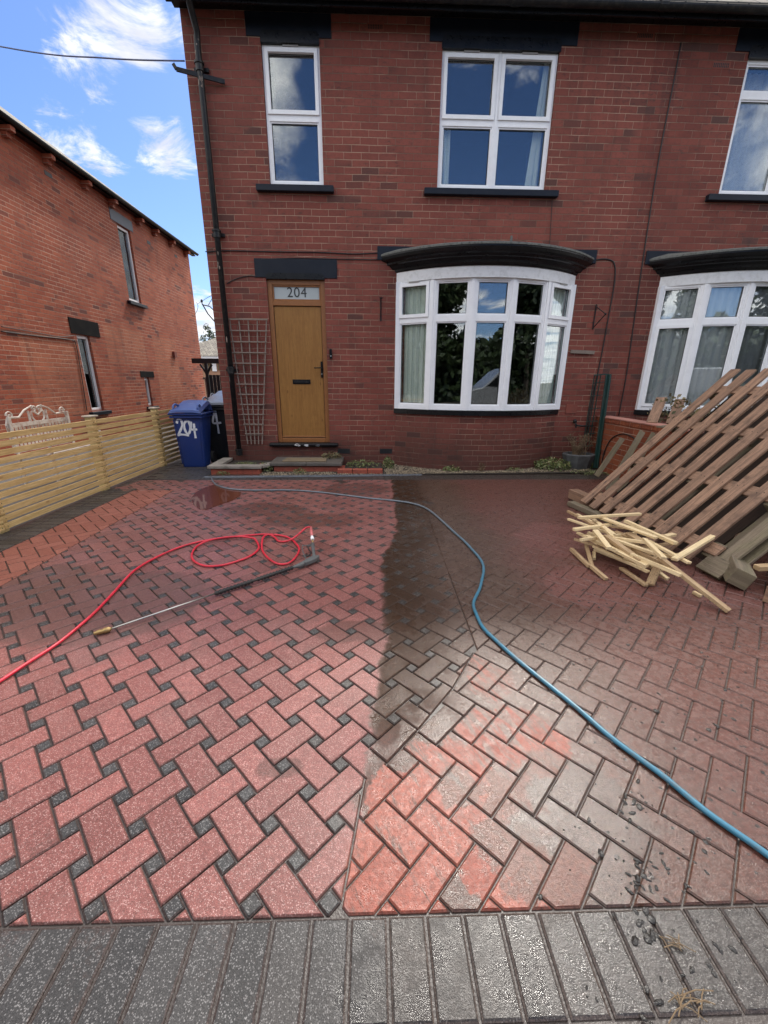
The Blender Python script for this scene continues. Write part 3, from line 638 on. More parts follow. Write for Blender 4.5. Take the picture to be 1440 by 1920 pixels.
def front_wall(root, X0, X1, Z1, holes, mat, y=FY, th=.22):
    xs = sorted({X0, X1, *[h[0] for h in holes], *[h[1] for h in holes]}); zs = sorted({-.1, Z1, *[h[2] for h in holes], *[h[3] for h in holes]})
    mb = MB()
    for a, b_ in zip(xs, xs[1:]):
        for c, d_ in zip(zs, zs[1:]):
            if any(h[0] <= a and b_ <= h[1] and h[2] <= c and d_ <= h[3] for h in holes): continue
            mb.face([(a, y, c), (b_, y, c), (b_, y, d_), (a, y, d_)])
    for h0, h1, h2, h3 in holes:
        mb.face([(h0, y, h2), (h0, y, h3), (h0, y + th, h3), (h0, y + th, h2)]); mb.face([(h1, y, h2), (h1, y + th, h2), (h1, y + th, h3), (h1, y, h3)])
        mb.face([(h0, y, h2), (h0, y + th, h2), (h1, y + th, h2), (h1, y, h2)]); mb.face([(h0, y, h3), (h1, y, h3), (h1, y + th, h3), (h0, y + th, h3)])
    return mb
EX = Vector((1, 0, 0))
def upstairs_window(root, x0, x1, z0, z1, cols, zt, sx0, sx1, lx0, lx1, toponly=False, vents=True):
    mb = MB(); panes = []; o = Vector((0, FY + .065, 0)); W = (x1 - x0) / cols
    for c in range(cols):
        a, b_ = x0 + W * c, x0 + W * (c + 1)
        light(mb, panes, o, EX, a, b_, z0, zt, 0.); light(mb, panes, o, EX, a, b_, zt, z1, .0 if toponly else 1.)
    if cols > 1:
        for c in range(1, cols): frame_box(mb, o, EX, x0 + W * c - .014, x0 + W * c + .014, z0, z1, .0305, .040)
    f = finish_window(root, mb, panes)
    if vents:
        for c in range(cols): vent(f, o, EX, x0 + W * (c + .5), z1 - .024)
    s_ = MB(); s_.box(sx0, sx1, FY - .075, FY + .04, 3.825, 3.902); s_.build('sill', M_NAVY, f, bevel=.006)
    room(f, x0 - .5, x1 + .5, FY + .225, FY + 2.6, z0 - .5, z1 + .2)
    return f
def lintel(root, x0, x1, z0, z1, lip=None):
    l = MB(); l.box(x0, x1, FY - .012, FY + .05, z0, z1); o = l.build('lintel', M_NAVY, root, bevel=.004)
    if lip:
        l = MB(); a, b_, zz = lip; l.prism([(a, zz), (b_, zz), (b_, z0 + .03), (b_ - .035, z0 + .06), (a + .035, z0 + .06), (a, z0 + .03)], lambda p, q: (p, FY + .052, q), lambda p, q: (p, FY - .018, q)); l.build('lintel_soffit', M_BLACK, o)
# ---------------------------------------------------------------- bay
R_B, CX_B = 1.90, 1.70
def arc_pt(cx, half, sag, ybase, t):      # t -1..1 along the bow
    R_ = (half * half + sag * sag) / (2 * sag); th0 = math.asin(min(half / R_, 1)); th = th0 * t
    return Vector((cx + R_ * sin(th), ybase - sag + R_ - R_ * cos(th), 0)), th * R_
def sweep(mb, cx, prof, ybase, n_=40, m=0):     # prof: list of (half, sag, z)
    rows = []
    for (half, sag, z) in prof:
        rows.append([(lambda p, s: (Vector((p.x, p.y, z)), s))(*arc_pt(cx, half, sag, ybase, -1 + 2 * i / n_)) for i in range(n_ + 1)])
    for r0, r1 in zip(rows, rows[1:]):
        for i in range(n_):
            a, b_, c, e = r0[i], r0[i + 1], r1[i + 1], r1[i]
            mb.face([a[0], b_[0], c[0], e[0]], uv=[(a[1], a[0].z), (b_[1], b_[0].z), (b_[1], c[0].z), (a[1], e[0].z)], m=m)
def bay(root, cx, left, mirror=False, nets=False):
    sgn = -1 if mirror else 1
    b0 = MB(); sweep(b0, cx, [(1.33, .45, -.1), (1.31, .45, .865)], FY, 48); bw = b0.build('bay_wall', M_BRICKBAY, root, smooth=True)
    s_ = MB(); sweep(s_, cx, [(1.31, .44, .862), (1.35, .50, .866), (1.35, .50, .935), (1.335, .485, .942), (1.2, .33, .944)], FY, 48); s_.build('bay_sill', M_BLACK, root)
    # five facets
    mb = MB(); panes = []; pts = [arc_pt(cx, 1.312, .43, FY + .0, -1 + 2 * i / 5)[0] for i in range(6)]; zt, z0, z1 = 2.225, .942, 2.74
    vents_ = []
    for i in range(5):
        o = pts[i]; e = pts[i + 1] - pts[i]; L_ = e.length; ex = e.normalized(); nr = Vector((ex.y, -ex.x, 0))
        endl = i in (0, 4); g0 = .018
        zt_ = zt
        light(mb, panes, o, ex, g0, L_ - g0, z0 + .03, zt_, 1. if (nets and i == 0) else 0.); light(mb, panes, o, ex, g0, L_ - g0, zt_, z1, 1. if (endl and not nets) else 0.)
        frame_box(mb, o, ex, -.004, L_ + .004, z0 - .002, z0 + .029, -.04, .034)
        if endl and not nets: vents_.append((o, ex, L_ / 2))
    for q in pts[1:5]:      # mullion posts between facets
        ang = q - Vector((cx, FY + 1.6, 0)); ang.z = 0; nd = ang.normalized(); ex = Vector((-nd.y, nd.x, 0)); 
        if ex.x < 0: ex = -ex
        for (hw, d0, d1) in ((.046, -.045, .031), (.020, .031, .043)): frame_box(mb, q, ex, -hw, hw, z0, z1, d0, d1)
    for q, s2 in ((pts[0], 1), (pts[5], -1)): frame_box(mb, q, EX, -.03, .03, z0, z1, -.04, .055)
    f = finish_window(root, mb, panes, 'bay_window')
    for o, ex, a in vents_: vent(f, o, ex, a, z1 - .03, .16)
    h_ = MB(); sweep(h_, cx, [(1.29, .42, 2.728), (1.335, .50, 2.728), (1.335, .50, 2.872), (1.31, .46, 2.875)], FY, 48); h_.build('head_board', M_UPVCD, f)
    # moulded cornice and lead roof
    c_ = MB(); prof = [(1.31, .45, 2.868), (1.345, .515, 2.868), (1.36, .53, 2.885), (1.365, .54, 2.905), (1.40, .545, 2.908), (1.415, .57, 2.925), (1.44, .60, 2.955), (1.475, .615, 2.962), (1.48, .64, 2.985), (1.51, .665, 3.00), (1.56, .675, 3.02), (1.575, .69, 3.055), (1.575, .69, 3.075)]
    sweep(c_, cx, prof, FY, 60); c_.build('cornice', M_BLACK, root, smooth='auto')
    l_ = MB(); sweep(l_, cx, [(1.575, .692, 3.070), (1.585, .705, 3.072), (1.585, .705, 3.095), (1.54, .65, 3.115), (1.35, .30, 3.17), (1.2, .01, 3.19)], FY, 60)
    l_.build('bay_roof', M_LEAD, root, smooth=True)
    k_ = MB(); k_.box(cx - 1.62, cx + 1.60, FY - .02, FY + .02, 3.03, 3.205); k_.build('lintel', M_NAVY, root, bevel=.004)
    k_ = MB(); k_.obox((cx + .12, FY - .66, 3.12), (.012, 0, 0), (0, .02, 0), (0, 0, .03)); k_.ball((cx + .12, FY - .66, 3.155), .016, .016, .02); k_.build('lead_clip', M_LEAD, root)
    # inside: floor, ceiling, curtains
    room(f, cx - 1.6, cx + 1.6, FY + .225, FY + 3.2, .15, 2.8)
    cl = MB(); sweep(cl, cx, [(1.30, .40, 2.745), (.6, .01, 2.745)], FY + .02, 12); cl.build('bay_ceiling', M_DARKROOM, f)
    if not nets:
        for ta, tb_ in ((-.97, -.60), (.64, .97)):
            nb = MB(); V = []
            for i in range(61):
                q = arc_pt(cx, 1.24, .40, FY, ta + (tb_ - ta) * i / 60)[0]; dd_ = .016 * sin(i * .62) + .010 * sin(i * 1.37); V += [(q.x, q.y + .03 + dd_, .97), (q.x, q.y + .03 + dd_ * .7, 2.73)]
            nb.mesh_faces(V, [(2 * i, 2 * i + 2, 2 * i + 3, 2 * i + 1) for i in range(60)], [(v[0], v[2]) for v in V]); nb.build('curtain', M_CURT, f, smooth=True)
    else:
        P = [arc_pt(cx, 1.24, .36, FY, -1 + 2 * i / 160)[0] for i in range(161)]; nb = MB(); V = []
        for i, q in enumerate(P): dd_ = .018 * sin(i * .9) + .012 * sin(i * 2.1); V += [(q.x, q.y + dd_, .96), (q.x, q.y + dd_, 2.72)]
        nb.mesh_faces(V, [(2 * i, 2 * i + 2, 2 * i + 3, 2 * i + 1) for i in range(160)], [(v[0], v[2]) for v in V]); nb.build('net_curtain', M_NETL, f, smooth=True)
    return f
# patterned net curtain (lace holes let the room show through)
mt, n, b = material('lace_net_curtain'); uv = n.uv(); sp_ = n.vor(uv, 7., rnd=.6); cm_ = n.mix(n.step(sp_, .16, .10), (.68, .70, .72), (.88, .88, .88)); n.put(b.inputs['Base Color'], cm_); b.inputs['Roughness'].default_value = .9
n.put(b.inputs['Alpha'], n.mixf(n.step(n.sep(uv)[0], 5.35, 5.45), .80, n.mixf(n.step(sp_, .16, .10), .35, .9))); M_NETL = mt
# ================================================================ the two semi-detached houses
PARTY = 3.68
def house_shell(root, X0, X1, holes, mat, leftside=True):
    mb = front_wall(root, X0, X1, 5.72, holes, mat); YB = 14.75
    xs = X0 if leftside else X1
    q = [(xs, YB, -.1), (xs, FY, -.1), (xs, FY, 5.72), (xs, YB, 5.72)]
    mb.face(q if leftside else q[::-1]); mb.face([(xs, FY, 5.72), (xs, (FY + YB) / 2, 9.0), (xs, YB, 5.72)] if not leftside else [(xs, YB, 5.72), (xs, (FY + YB) / 2, 9.0), (xs, FY, 5.72)])
    mb.face([(X1, YB, -.1), (X0, YB, -.1), (X0, YB, 5.72), (X1, YB, 5.72)])
    mb.build('wall', mat, root)
    xa, xb = (X0 - .06, X1) if leftside else (X0, X1 + .06); yr = (FY + YB) / 2; y0 = FY - .33; z0 = 5.735; zr = z0 + (yr - y0) * math.tan(radians(40))
    r = MB(); Ls = math.hypot(yr - y0, zr - z0)
    r.face([(xa, y0, z0), (xb, y0, z0), (xb, yr, zr), (xa, yr, zr)], uv=[(xa, 0), (xb, 0), (xb, Ls), (xa, Ls)])
    r.face([(xb, YB + .33, z0), (xa, YB + .33, z0), (xa, yr, zr), (xb, yr, zr)], uv=[(xb, 0), (xa, 0), (xa, Ls), (xb, Ls)])
    r.face([(xa, y0, z0 - .03), (xa, y0, z0), (xb, y0, z0), (xb, y0, z0 - .03)]); rf = r.build('roof', M_ROOF, root)
    f = MB(); f.box(xa, xb, FY - .25, FY - .005, 5.712, 5.730); f.box(xa, xb, FY - .275, FY - .252, 5.605, 5.728); f.build('fascia', M_BLACK, rf)
    g_ = MB(); ga = xa + .0; gb = xb
    V = []; nseg = 10; gy, gz, gr = FY - .325, 5.682, .052
    prof = [(gy + gr * cos(pi + pi * j / nseg), gz + gr * sin(pi + pi * j / nseg)) for j in range(nseg + 1)]
    prof += [(gy + (gr - .006) * cos(2 * pi - pi * j / nseg), gz + (gr - .006) * sin(2 * pi - pi * j / nseg)) for j in range(nseg + 1)]
    g_.prism(prof, lambda p, q: (ga, p, q), lambda p, q: (gb, p, q))
    for cx in ([1.72, 3.5] if leftside else [5.6, 7.6]): g_.tube([(cx - .05, gy, gz), (cx + .05, gy, gz)], .057, 14)
    g_.build('gutter', M_CAST, rf)
    return mb
def airbrick(root, x0, x1, z0, z1, mat):
    a = MB(); a.box(x0, x1, FY - .004, FY + .02, z0, z1); o = a.build('air_brick', mat, root)
    h_ = MB(); nx = 9
    for i in range(nx):
        for j in range(2):
            xx = x0 + .012 + (x1 - x0 - .024) * i / nx; zz = z0 + .012 + (z1 - z0 - .024) * j / 2; h_.box(xx, xx + (x1 - x0 - .024) / nx * .55, FY - .006, FY - .001, zz, zz + (z1 - z0) * .28)
    h_.build('vent_hole', M_RUBBER, o)
house = thing('brick_house', (-2.365, FY, 0), 'red brick house with brown front door, white bow window and black drainpipe', 'house')
DX0, DX1 = -1.545, -.695
holes = [(-1.40, -.662, 3.895, 5.45), (.91, 2.43, 3.895, 5.45), (DX0, DX1, .38, 2.80), (.50, 2.92, .2, 2.85)]
house_shell(house, -2.365, PARTY, holes, M_BRICK)
upstairs_window(house, -1.395, -.665, 3.925, 5.415, 1, 4.68, -1.578, -.523, 0, 0)
w2_ = upstairs_window(house, .915, 2.425, 3.925, 5.415, 2, 4.68, .729, 2.608, 0, 0)
curtain(w2_, .985, 1.09, 3.95, 4.65, FY + .16, M_CURT, 2, .012, flare=-.06); curtain(w2_, 2.18, 2.36, 3.95, 5.4, FY + .16, M_CURT, 2, .012, flare=.12)
lintel(house, -1.575, -.506, 5.47, 5.708, (-1.40, -.662, 5.412)); lintel(house, .738, 2.645, 5.475, 5.708, (.90, 2.44, 5.412)); lintel(house, -1.70, -.507, 2.783, 3.028, (-1.545, -.695, 2.765))
bay(house, CX_B, True)
for v_ in ((-.056, .159, 5.565, 5.635), (3.40, 3.63, 5.565, 5.635)): airbrick(house, *v_, M_TREAD)
for v_ in ((-.57, -.37, .205, .285), (.128, .333, .205, .285)): airbrick(house, *v_, M_RUBBER)
# door
df = MB(); o = Vector((0, FY + .06, 0)); ring(df, o, EX, DX0, DX1, .385, 2.765, .068, -.03, .03); frame_box(df, o, EX, DX0 + .068, DX1 - .068, 2.42, 2.49, -.03, .03)
ring(df, o, EX, DX0 + .068, DX1 - .068, 2.49, 2.697, .022, -.02, .018)
door = df.build('door', M_DOORF, house, bevel=.005)
dl = MB(); frame_box(dl, o, EX, DX0 + .074, DX1 - .074, .462, 2.412, -.012, .012); dl.v = dl.v
# vertical grain on the leaf
dl.uv = [[(q[1] if False else p[1], p[0]) for p in u] for u, q in zip(dl.uv, dl.uv)]
def vert_uv(mb): mb.uv = [[(mb.v[i][2], mb.v[i][0] + mb.v[i][1]) for i in f] for f in mb.f]
vert_uv(dl); leaf = dl.build('door_leaf', M_OAK, door, bevel=.003)
sh = MB(); frame_box(sh, o, EX, DX0 + .0685, DX1 - .0685, .454, .461, -.015, .008); frame_box(sh, o, EX, DX0 + .0685, DX0 + .0735, .461, 2.415, -.015, .005); frame_box(sh, o, EX, DX1 - .0735, DX1 - .0685, .461, 2.415, -.015, .005); sh.build('door_seal', M_RUBBER, door)
wbr = MB(); frame_box(wbr, o, EX, DX0 + .072, DX1 - .072, .463, .485, .0125, .028); wbr.build('weather_bar', M_DOORF, door, bevel=.004)
fg = MB(); frame_box(fg, o, EX, DX0 + .091, DX1 - .091, 2.513, 2.674, -.006, .003); tp = fg.build('transom_pane', M_FROST, door)
def text_mesh(name, s_, size, loc, mat, parent, rot=(pi / 2, 0, 0), ext=.001, sx=1.):
    cu = bpy.data.curves.new(name, 'FONT'); cu.body = s_; cu.size = size; cu.extrude = ext; cu.align_x = 'CENTER'; cu.align_y = 'CENTER'; cu.space_character = 1.08
    t = bpy.data.objects.new(name, cu); scene.collection.objects.link(t); bpy.context.view_layer.update()
    me = bpy.data.meshes.new_from_object(t.evaluated_get(bpy.context.evaluated_depsgraph_get())); bpy.data.objects.remove(t)
    me.materials.clear(); me.materials.append(mat); o_ = bpy.data.objects.new(name, me); scene.collection.objects.link(o_); o_.rotation_euler = rot; o_.scale = (sx, 1, 1)
    if parent: o_.parent = parent; o_.location = Vector(loc) - OFF[parent.name]
    return o_
text_mesh('house_number', '204', .19, (-1.118, FY + .0545, 2.598), M_DGREY, tp, ext=.0008)
lb = MB(); lb.box(-1.255, -.975, FY + .038, FY + .0475, 1.30, 1.37); lbo = lb.build('letterbox', M_BLACK, door, bevel=.004)
lb = MB(); lb.box(-1.235, -.995, FY + .031, FY + .0375, 1.318, 1.352); lb.build('letterbox_flap', M_CAST, lbo, bevel=.003)
hd = MB(); hd.box(-.803, -.772, FY + .03, FY + .0475, 1.40, 1.64); hd.tube([(-.788, FY + .03, 1.545), (-.788, FY - .02, 1.545), (-.80, FY - .028, 1.545), (-.90, FY - .028, 1.542)], .0095, 8); hdo = hd.build('door_handle', M_BLACK, door, bevel=.003)
hd = MB(); hd.tube([(-.788, FY + .0296, 1.455), (-.788, FY + .024, 1.455)], .011, 12); hd.build('keyhole', M_METAL, hdo)
ds = MB(); ds.prism([(FY + .10, .32), (FY - .06, .32), (FY - .075, .335), (FY - .075, .365), (FY - .055, .382), (FY + .10, .386)], lambda p, q: (-1.675, p, q), lambda p, q: (-.56, p, q)); dso = ds.build('door_sill', M_BLACK, door, bevel=.012, segs=3)
ch = MB()
for k in range(9):
    cx = random.choice([-1.24, -1.2, -1.05, -.98, -1.12, -.88]) + random.uniform(-.03, .03); w_ = random.uniform(.015, .05); zc = .352 + random.uniform(-.01, .012)
    ch.prism([(cx + w_ * random.uniform(.6, 1) * cos(a_ * pi / 3.5), zc + .014 * random.uniform(.5, 1) * sin(a_ * pi / 3.5)) for a_ in range(7)], lambda p, q: (p, FY - .0745, q), lambda p, q: (p, FY - .0765, q))
ch.build('chipped_paint', M_UPVC, dso)
bl = MB(); bl.box(-.655, -.615, FY - .022, FY, 1.68, 1.82); blo = bl.build('doorbell', M_BLACK, house, bevel=.004); bl = MB(); bl.tube([(-.635, FY - .0225, 1.72), (-.635, FY - .026, 1.72)], .011, 12); bl.build('bell_button', M_METAL, blo)
# drainpipe
dp = MB(); PX, PY = -2.165, FY - .085
dp.tube([(PX + .02, FY - .33, 5.66), (PX + .02, FY - .28, 5.60), (PX + .01, PY, 5.45), (PX, PY, 5.3), (PX, PY, .20)], .039, 14, cap=True); pipe = dp.build('drainpipe', M_CAST, house, smooth=True)
fk = MB()
for k in range(26):
    zc = random.uniform(4.9, 5.45) if k < 20 else random.uniform(1.3, 3.2); th = random.uniform(pi * 1.1, pi * 1.9); hh, ww = random.uniform(.01, .05), random.uniform(.1, .3)
    P4 = [Vector((PX + .0402 * cos(th + a_ * ww), PY + .0402 * sin(th + a_ * ww), zc + b_ * hh)) for a_, b_ in ((-1, -.6), (.3, -1), (1, .2), (.2, 1), (-.8, .7))]; fk.face(P4)
fk.build('flaking_paint', M_TRELL, pipe)
for z_ in (5.11, 3.30, 1.50, .24):
    c_ = MB(); c_.tube([(PX, PY, z_ - .055), (PX, PY, z_ - .05), (PX, PY, z_ + .02), (PX, PY, z_ + .022), (PX, PY, z_ + .045), (PX, PY, z_ + .05)], [.042, .050, .050, .060, .060, .045], 16)
    if z_ > .3: c_.box(PX - .09, PX + .09, FY - .035, FY - .002, z_ - .02, z_ + .02)
    c_.build('pipe_collar', M_CAST, pipe, smooth='auto')
c_ = MB(); c_.bar((-2.44, FY - .14, 5.05), (-1.88, FY - .04, 4.99), .045, .02, up=(0, 1, 0)); c_.bar((-2.44, FY - .14, 5.05), (-2.47, FY - .14, 5.10), .04, .02, up=(0, 1, 0)); c_.build('old_bracket', M_CAST, house)
# cables fixed to the front
def cable(root, pts, r_=.006, mat=M_WIRE, name='cable'):
    c = MB(); c.tube(catmull(pts, 6), r_, 6); return c.build(name, mat, root, smooth=True)
y_ = FY - .008
cable(house, [aty(*q, y_) for q in ((385, 472), (430, 470), (520, 472), (600, 473), (660, 476), (712, 474))], .007)
cable(house, [aty(*q, y_) for q in ((425, 532), (445, 522), (470, 517), (480, 520))], .006)
cable(house, [aty(*q, y_) for q in ((490, 486), (560, 484), (640, 486), (708, 487))], .006)
cable(house, [aty(*q, y_) for q in ((1118, 487), (1138, 486), (1152, 495), (1152, 530), (1140, 600), (1125, 680), (1112, 740), (1103, 790), (1098, 830))], .009)
cable(house, [aty(*q, y_) for q in ((1277, 80), (1262, 160), (1235, 300), (1207, 477), (1192, 580), (1175, 700), (1160, 780))], .008)
cable(house, [aty(*q, y_) for q in ((1036, 362), (1034, 400), (1031, 450), (1030, 466))], .004)
tb = MB(); b0 = Vector((-2.365, 6.80, 2.18)); tb.tube([b0, b0 + Vector((-.10, 0, .12)), b0 + Vector((-.17, 0, .26))], .009, 6); tb.tube([b0 + Vector((0, 0, .02)), b0 + Vector((-.01, 0, .17)), b0 + Vector((-.06, 0, .22)), b0 + Vector((-.16, 0, .24))], .008, 6); tb.ball(b0 + Vector((-.17, 0, .29)), .018, .018, .025); tb.build('cable_bracket', M_CAST, house)
# party-side fittings
tb = MB(); p0, p1 = aty(1070, 659, FY - .02), aty(1114, 661, FY - .02); tb.bar(p0, p1, .05, .03, up=(0, 1, 0)); tb.build('wooden_batten_rail', M_TRELL, house)
tb = MB(); q = aty(1078, 790, FY - .03); tb.ball(q, .035, .03, .035); tb.tube([q + Vector((0, -.02, -.03)), q + Vector((.01, -.06, -.06)), q + Vector((.12, -.05, -.07)), q + Vector((.3, -.03, -.07))], .014, 8); tb.tube([q + Vector((-.0, -.06, -.06)), q + Vector((-.0, -.06, -.10))], .012, 8); tb.build('outside_tap', M_CAST, house)
tb = MB(); q0, q1 = aty(1062, 758, FY), aty(1080, 775, FY); tb.box(q0.x, q1.x, FY - .012, FY + .01, q1.z, q0.z); tb.build('wall_plate', M_TREAD, house)
# attached house (right)
house2 = thing('brick_house', (PARTY, FY, 0), 'attached red brick house at the right with lace curtained bow window', 'house')
mx_ = lambda x: 2 * PARTY - x
holes2 = [(mx_(2.43), mx_(.91), 3.895, 5.45), (mx_(2.92), mx_(.50), .2, 2.85)]
house_shell(house2, PARTY + .001, mx_(-2.365), holes2, M_BRICKR, leftside=False)
w3 = upstairs_window(house2, mx_(2.425), mx_(.915), 3.925, 5.415, 2, 5.05, mx_(2.608), mx_(.74), 0, 0, toponly=True, vents=False)
curtain(w3, mx_(2.35), mx_(1.0), 3.95, 5.4, FY + .25, M_NET, 14, .02, name='net_curtain')
lintel(house2, mx_(2.63), mx_(.75), 5.475, 5.708, (mx_(2.44), mx_(.90), 5.412)); bay(house2, mx_(CX_B), True, nets=True)
airbrick(house2, 4.47, 4.71, 5.295, 5.37, M_TREAD)
# ================================================================ neighbouring detached house (left)
XN = -6.445
nb = thing('brick_house', (XN, 6.75, 0), 'orange red brick house beyond the slatted fence showing its long side wall', 'house')
mb = MB(); nh = [(12.2, 12.8, 3.33, 5.10), (9.80, 10.25, .63, 2.27), (12.29, 12.55, .60, 1.39)]
ys = sorted({6.75, 16.55, *[h[0] for h in nh], *[h[1] for h in nh]}); zs = sorted({-.1, 5.58, *[h[2] for h in nh], *[h[3] for h in nh]})
for a, b_ in zip(ys, ys[1:]):
    for c, e in zip(zs, zs[1:]):
        if any(h[0] <= a and b_ <= h[1] and h[2] <= c and e <= h[3] for h in nh): continue
        mb.face([(XN, a, c), (XN, b_, c), (XN, b_, e), (XN, a, e)])
for a, b_, c, e in nh:
    xi = XN - .18
    mb.face([(XN, a, c), (XN, a, e), (xi, a, e), (xi, a, c)]); mb.face([(XN, b_, c), (xi, b_, c), (xi, b_, e), (XN, b_, e)]); mb.face([(XN, a, e), (XN, b_, e), (xi, b_, e), (xi, a, e)]); mb.face([(XN, a, c), (xi, a, c), (xi, b_, c), (XN, b_, c)])
mb.face([(-14, 6.75, -.1), (XN, 6.75, -.1), (XN, 6.75, 5.58), (-14, 6.75, 5.58)]); mb.face([(XN, 16.55, -.1), (-14, 16.55, -.1), (-14, 16.55, 5.58), (XN, 16.55, 5.58)]); mb.face([(-14, 16.55, -.1), (-14, 6.75, -.1), (-14, 6.75, 5.58), (-14, 16.55, 5.58)])
mb.build('wall', M_BRICKN, nb)
r = MB(); xe, ya, yb, ze = XN + .22, 6.45, 16.85, 5.60; xw = -14.25
A_, B_, C_, D_ = (xe, ya, ze), (xe, yb, ze), (xw, yb, ze), (xw, ya, ze); rx = (xe + xw) / 2; E_, F_ = (rx, ya + 3.9, ze + 2.9), (rx, yb - 3.9, ze + 2.9)
for q in ((A_, B_, F_, E_), (B_, C_, F_), (C_, D_, E_, F_), (D_, A_, E_)): r.face(list(q))
r.face([D_, C_, B_, A_]); rf = r.build('roof', M_ROOF, nb)
r = MB(); r.prism([(xe - .02 + .06 * cos(pi + pi * j / 8), ze + .01 + .06 * sin(pi + pi * j / 8)) for j in range(9)], lambda p, q: (p, ya, q), lambda p, q: (p, yb, q)); r.box(XN + .005, xe - .09, ya, yb, 5.535, 5.575); r.build('gutter', M_BLACK, rf)
for yy in (8.98, 9.93, 11.04, 12.02, 13.24, 14.09, 15.12, 16.2):
    k = MB(); k.box(XN, XN + .10, yy - .055, yy + .055, 5.36, 5.44); k.box(XN, XN + .19, yy - .055, yy + .055, 5.445, 5.53); k.build('corbel', M_BRICKN, nb, bevel=.004)
EY = Vector((0, 1, 0))
def side_window(y0, y1, z0, z1, curt=False):
    m_ = MB(); pn = []; o_ = Vector((XN - .09, 0, 0)); light(m_, pn, o_, EY, y0, y1, z0, z1, 1.); f = finish_window(nb, m_, pn, glass=M_GLASSN)
    q = MB(); q.box(XN - 1.6, XN - 1.58, y0 - .6, y1 + .6, z0 - .4, z1 + .3); q.box(XN - 1.6, XN - .19, y0 - .6, y0 - .58, z0 - .4, z1 + .3); q.box(XN - 1.6, XN - .19, y1 + .58, y1 + .6, z0 - .4, z1 + .3); q.build('room_lining', M_DARKROOM, f)
    q = MB(); q.box(XN - .02, XN + .09, y0 - .12, y1 + .14, z0 - .085, z0 - .005); q.build('sill', M_NAVY, f, bevel=.005)
    return f
side_window(12.2, 12.8, 3.33, 5.10); side_window(9.80, 10.25, .63, 2.27); side_window(12.29, 12.55, .60, 1.39)
M_TAR = simple('matt_black_lintel', (.010, .010, .011), .8, spec=.1)
for (a, b_, c, e, mt_) in ((11.95, 12.95, 5.11, 5.36, simple('grey_painted_lintel', (.11, .13, .16), .6)), (9.645, 10.63, 2.28, 2.60, M_TAR), (12.12, 12.85, 1.40, 1.56, M_TAR)):
    k = MB(); k.box(XN - .05, XN + .012, a, b_, c, e); k.build('lintel', mt_, nb, bevel=.004)
for yy, zz in ((9.96, 5.22), (13.75, 5.1), (15.5, 5.2)):
    k = MB(); k.box(XN - .01, XN + .004, yy - .1, yy + .1, zz - .04, zz + .04); k.build('air_brick', M_RUBBER, nb)
k = MB(); k.box(XN, XN + .07, 14.25, 14.42, 2.02, 2.20); k.build('flue_vent', M_TREAD, nb)
cable(nb, [atx(*q, XN + .015) for q in ((2, 612), (60, 622), (110, 631), (141, 629))], .007); cable(nb, [atx(*q, XN + .015) for q in ((2, 621), (70, 630), (130, 637), (142, 645), (152, 700), (163, 770))], .009)
cable(nb, [Vector((XN, 16.5, 3.6)), Vector((XN + .1, 16.5, 3.75)), Vector((XN + .14, 16.5, 3.9)), Vector((XN + .1, 16.5, 4.0))], .007, M_CAST, 'wire_hook')
# ================================================================ overhead wires
def wire(pts, label, r_=.008, mat=M_WIREB):
    c = MB(); c.tube(catmull(pts, 10), r_, 5); o_ = c.build('overhead_wire', mat, smooth=True); return tag(o_, label, 'wire', 'overhead wires')
wire([(-2.38, 6.76, 5.217), (-3.6, 7.25, 5.50), (-5.494, 8.0, 6.024), (-11, 10.2, 7.9)], 'thin blue grey wire crossing the sky to the corner of the house', .009)
p_ = aty(391, 572, 6.85); wire([p_, (-3.5, 10, 3.1), (-6.3, 16.5, 3.95)], 'slack wire between the two houses above the bins', .006)
# ================================================================ trellis, brackets on the wall
t = MB(); yw = FY - .03
xl = lambda z: -2.10 - (0) + (2.226 - z) * (.085 / 1.85); 
zt0, zb0 = 2.226, .36
for i in range(5):
    xt = -2.125 + .137 * i; xb = -2.03 + .058 * i; t.bar((xt, yw, zt0 - .0), (xb, yw, zb0), .016, .014, up=(0, 1, 0))
for j in range(12):
    z_ = 2.216 - j * .1535; tt = (zt0 - z_) / (zt0 - zb0); xa = -2.125 + (.095) * tt; xb = (-2.125 + .548) + (-2.03 + .232 + 2.125 - .548) * tt
    t.bar((xa - .05 * (1 - tt) - .012, yw - .0165, z_), (xb + .02, yw - .0165, z_), .016, .014, up=(0, 1, 0))
tag(t.build('trellis', M_TRELL, loc=(-2.0, FY, .36)), 'fan shaped weathered wooden trellis on the brick between drainpipe and door', 'trellis')
t = MB(); q = Vector((.135, FY, 2.50)); t.bar(q + Vector((0, -.006, .03)), q + Vector((0, -.006, -.28)), .018, .006, up=(0, 1, 0)); t.bar(q + Vector((0, -.01, .0)), q + Vector((0, -.24, .01)), .018, .006); t.tube([q + Vector((0, -.01, -.22)), q + Vector((0, -.12, -.10)), q + Vector((0, -.2, 0))], .005, 6); t.tube([q + Vector((-.03, -.24, .01)), q + Vector((-.02, -.26, -.01)), q + Vector((.02, -.26, -.01)), q + Vector((.03, -.24, .01))], .005, 6)
tag(t.build('basket_bracket', M_CAST, loc=q), 'black iron hanging basket bracket left of the bow window', 'bracket')
t = MB(); q = Vector((3.41, FY, 2.46)); t.bar(q + Vector((0, -.006, .03)), q + Vector((0, -.006, -.32)), .018, .006, up=(0, 1, 0)); t.bar(q + Vector((0, -.01, -.30)), q + Vector((.03, -.26, -.14)), .014, .006); t.bar(q + Vector((0, -.01, .0)), q + Vector((.03, -.26, -.14)), .014, .006)
t.ball(q + Vector((.03, -.26, -.14)), .016, .016, .016)
tag(t.build('basket_bracket', M_CAST, loc=q), 'black iron hanging basket bracket right of the bow window', 'bracket')
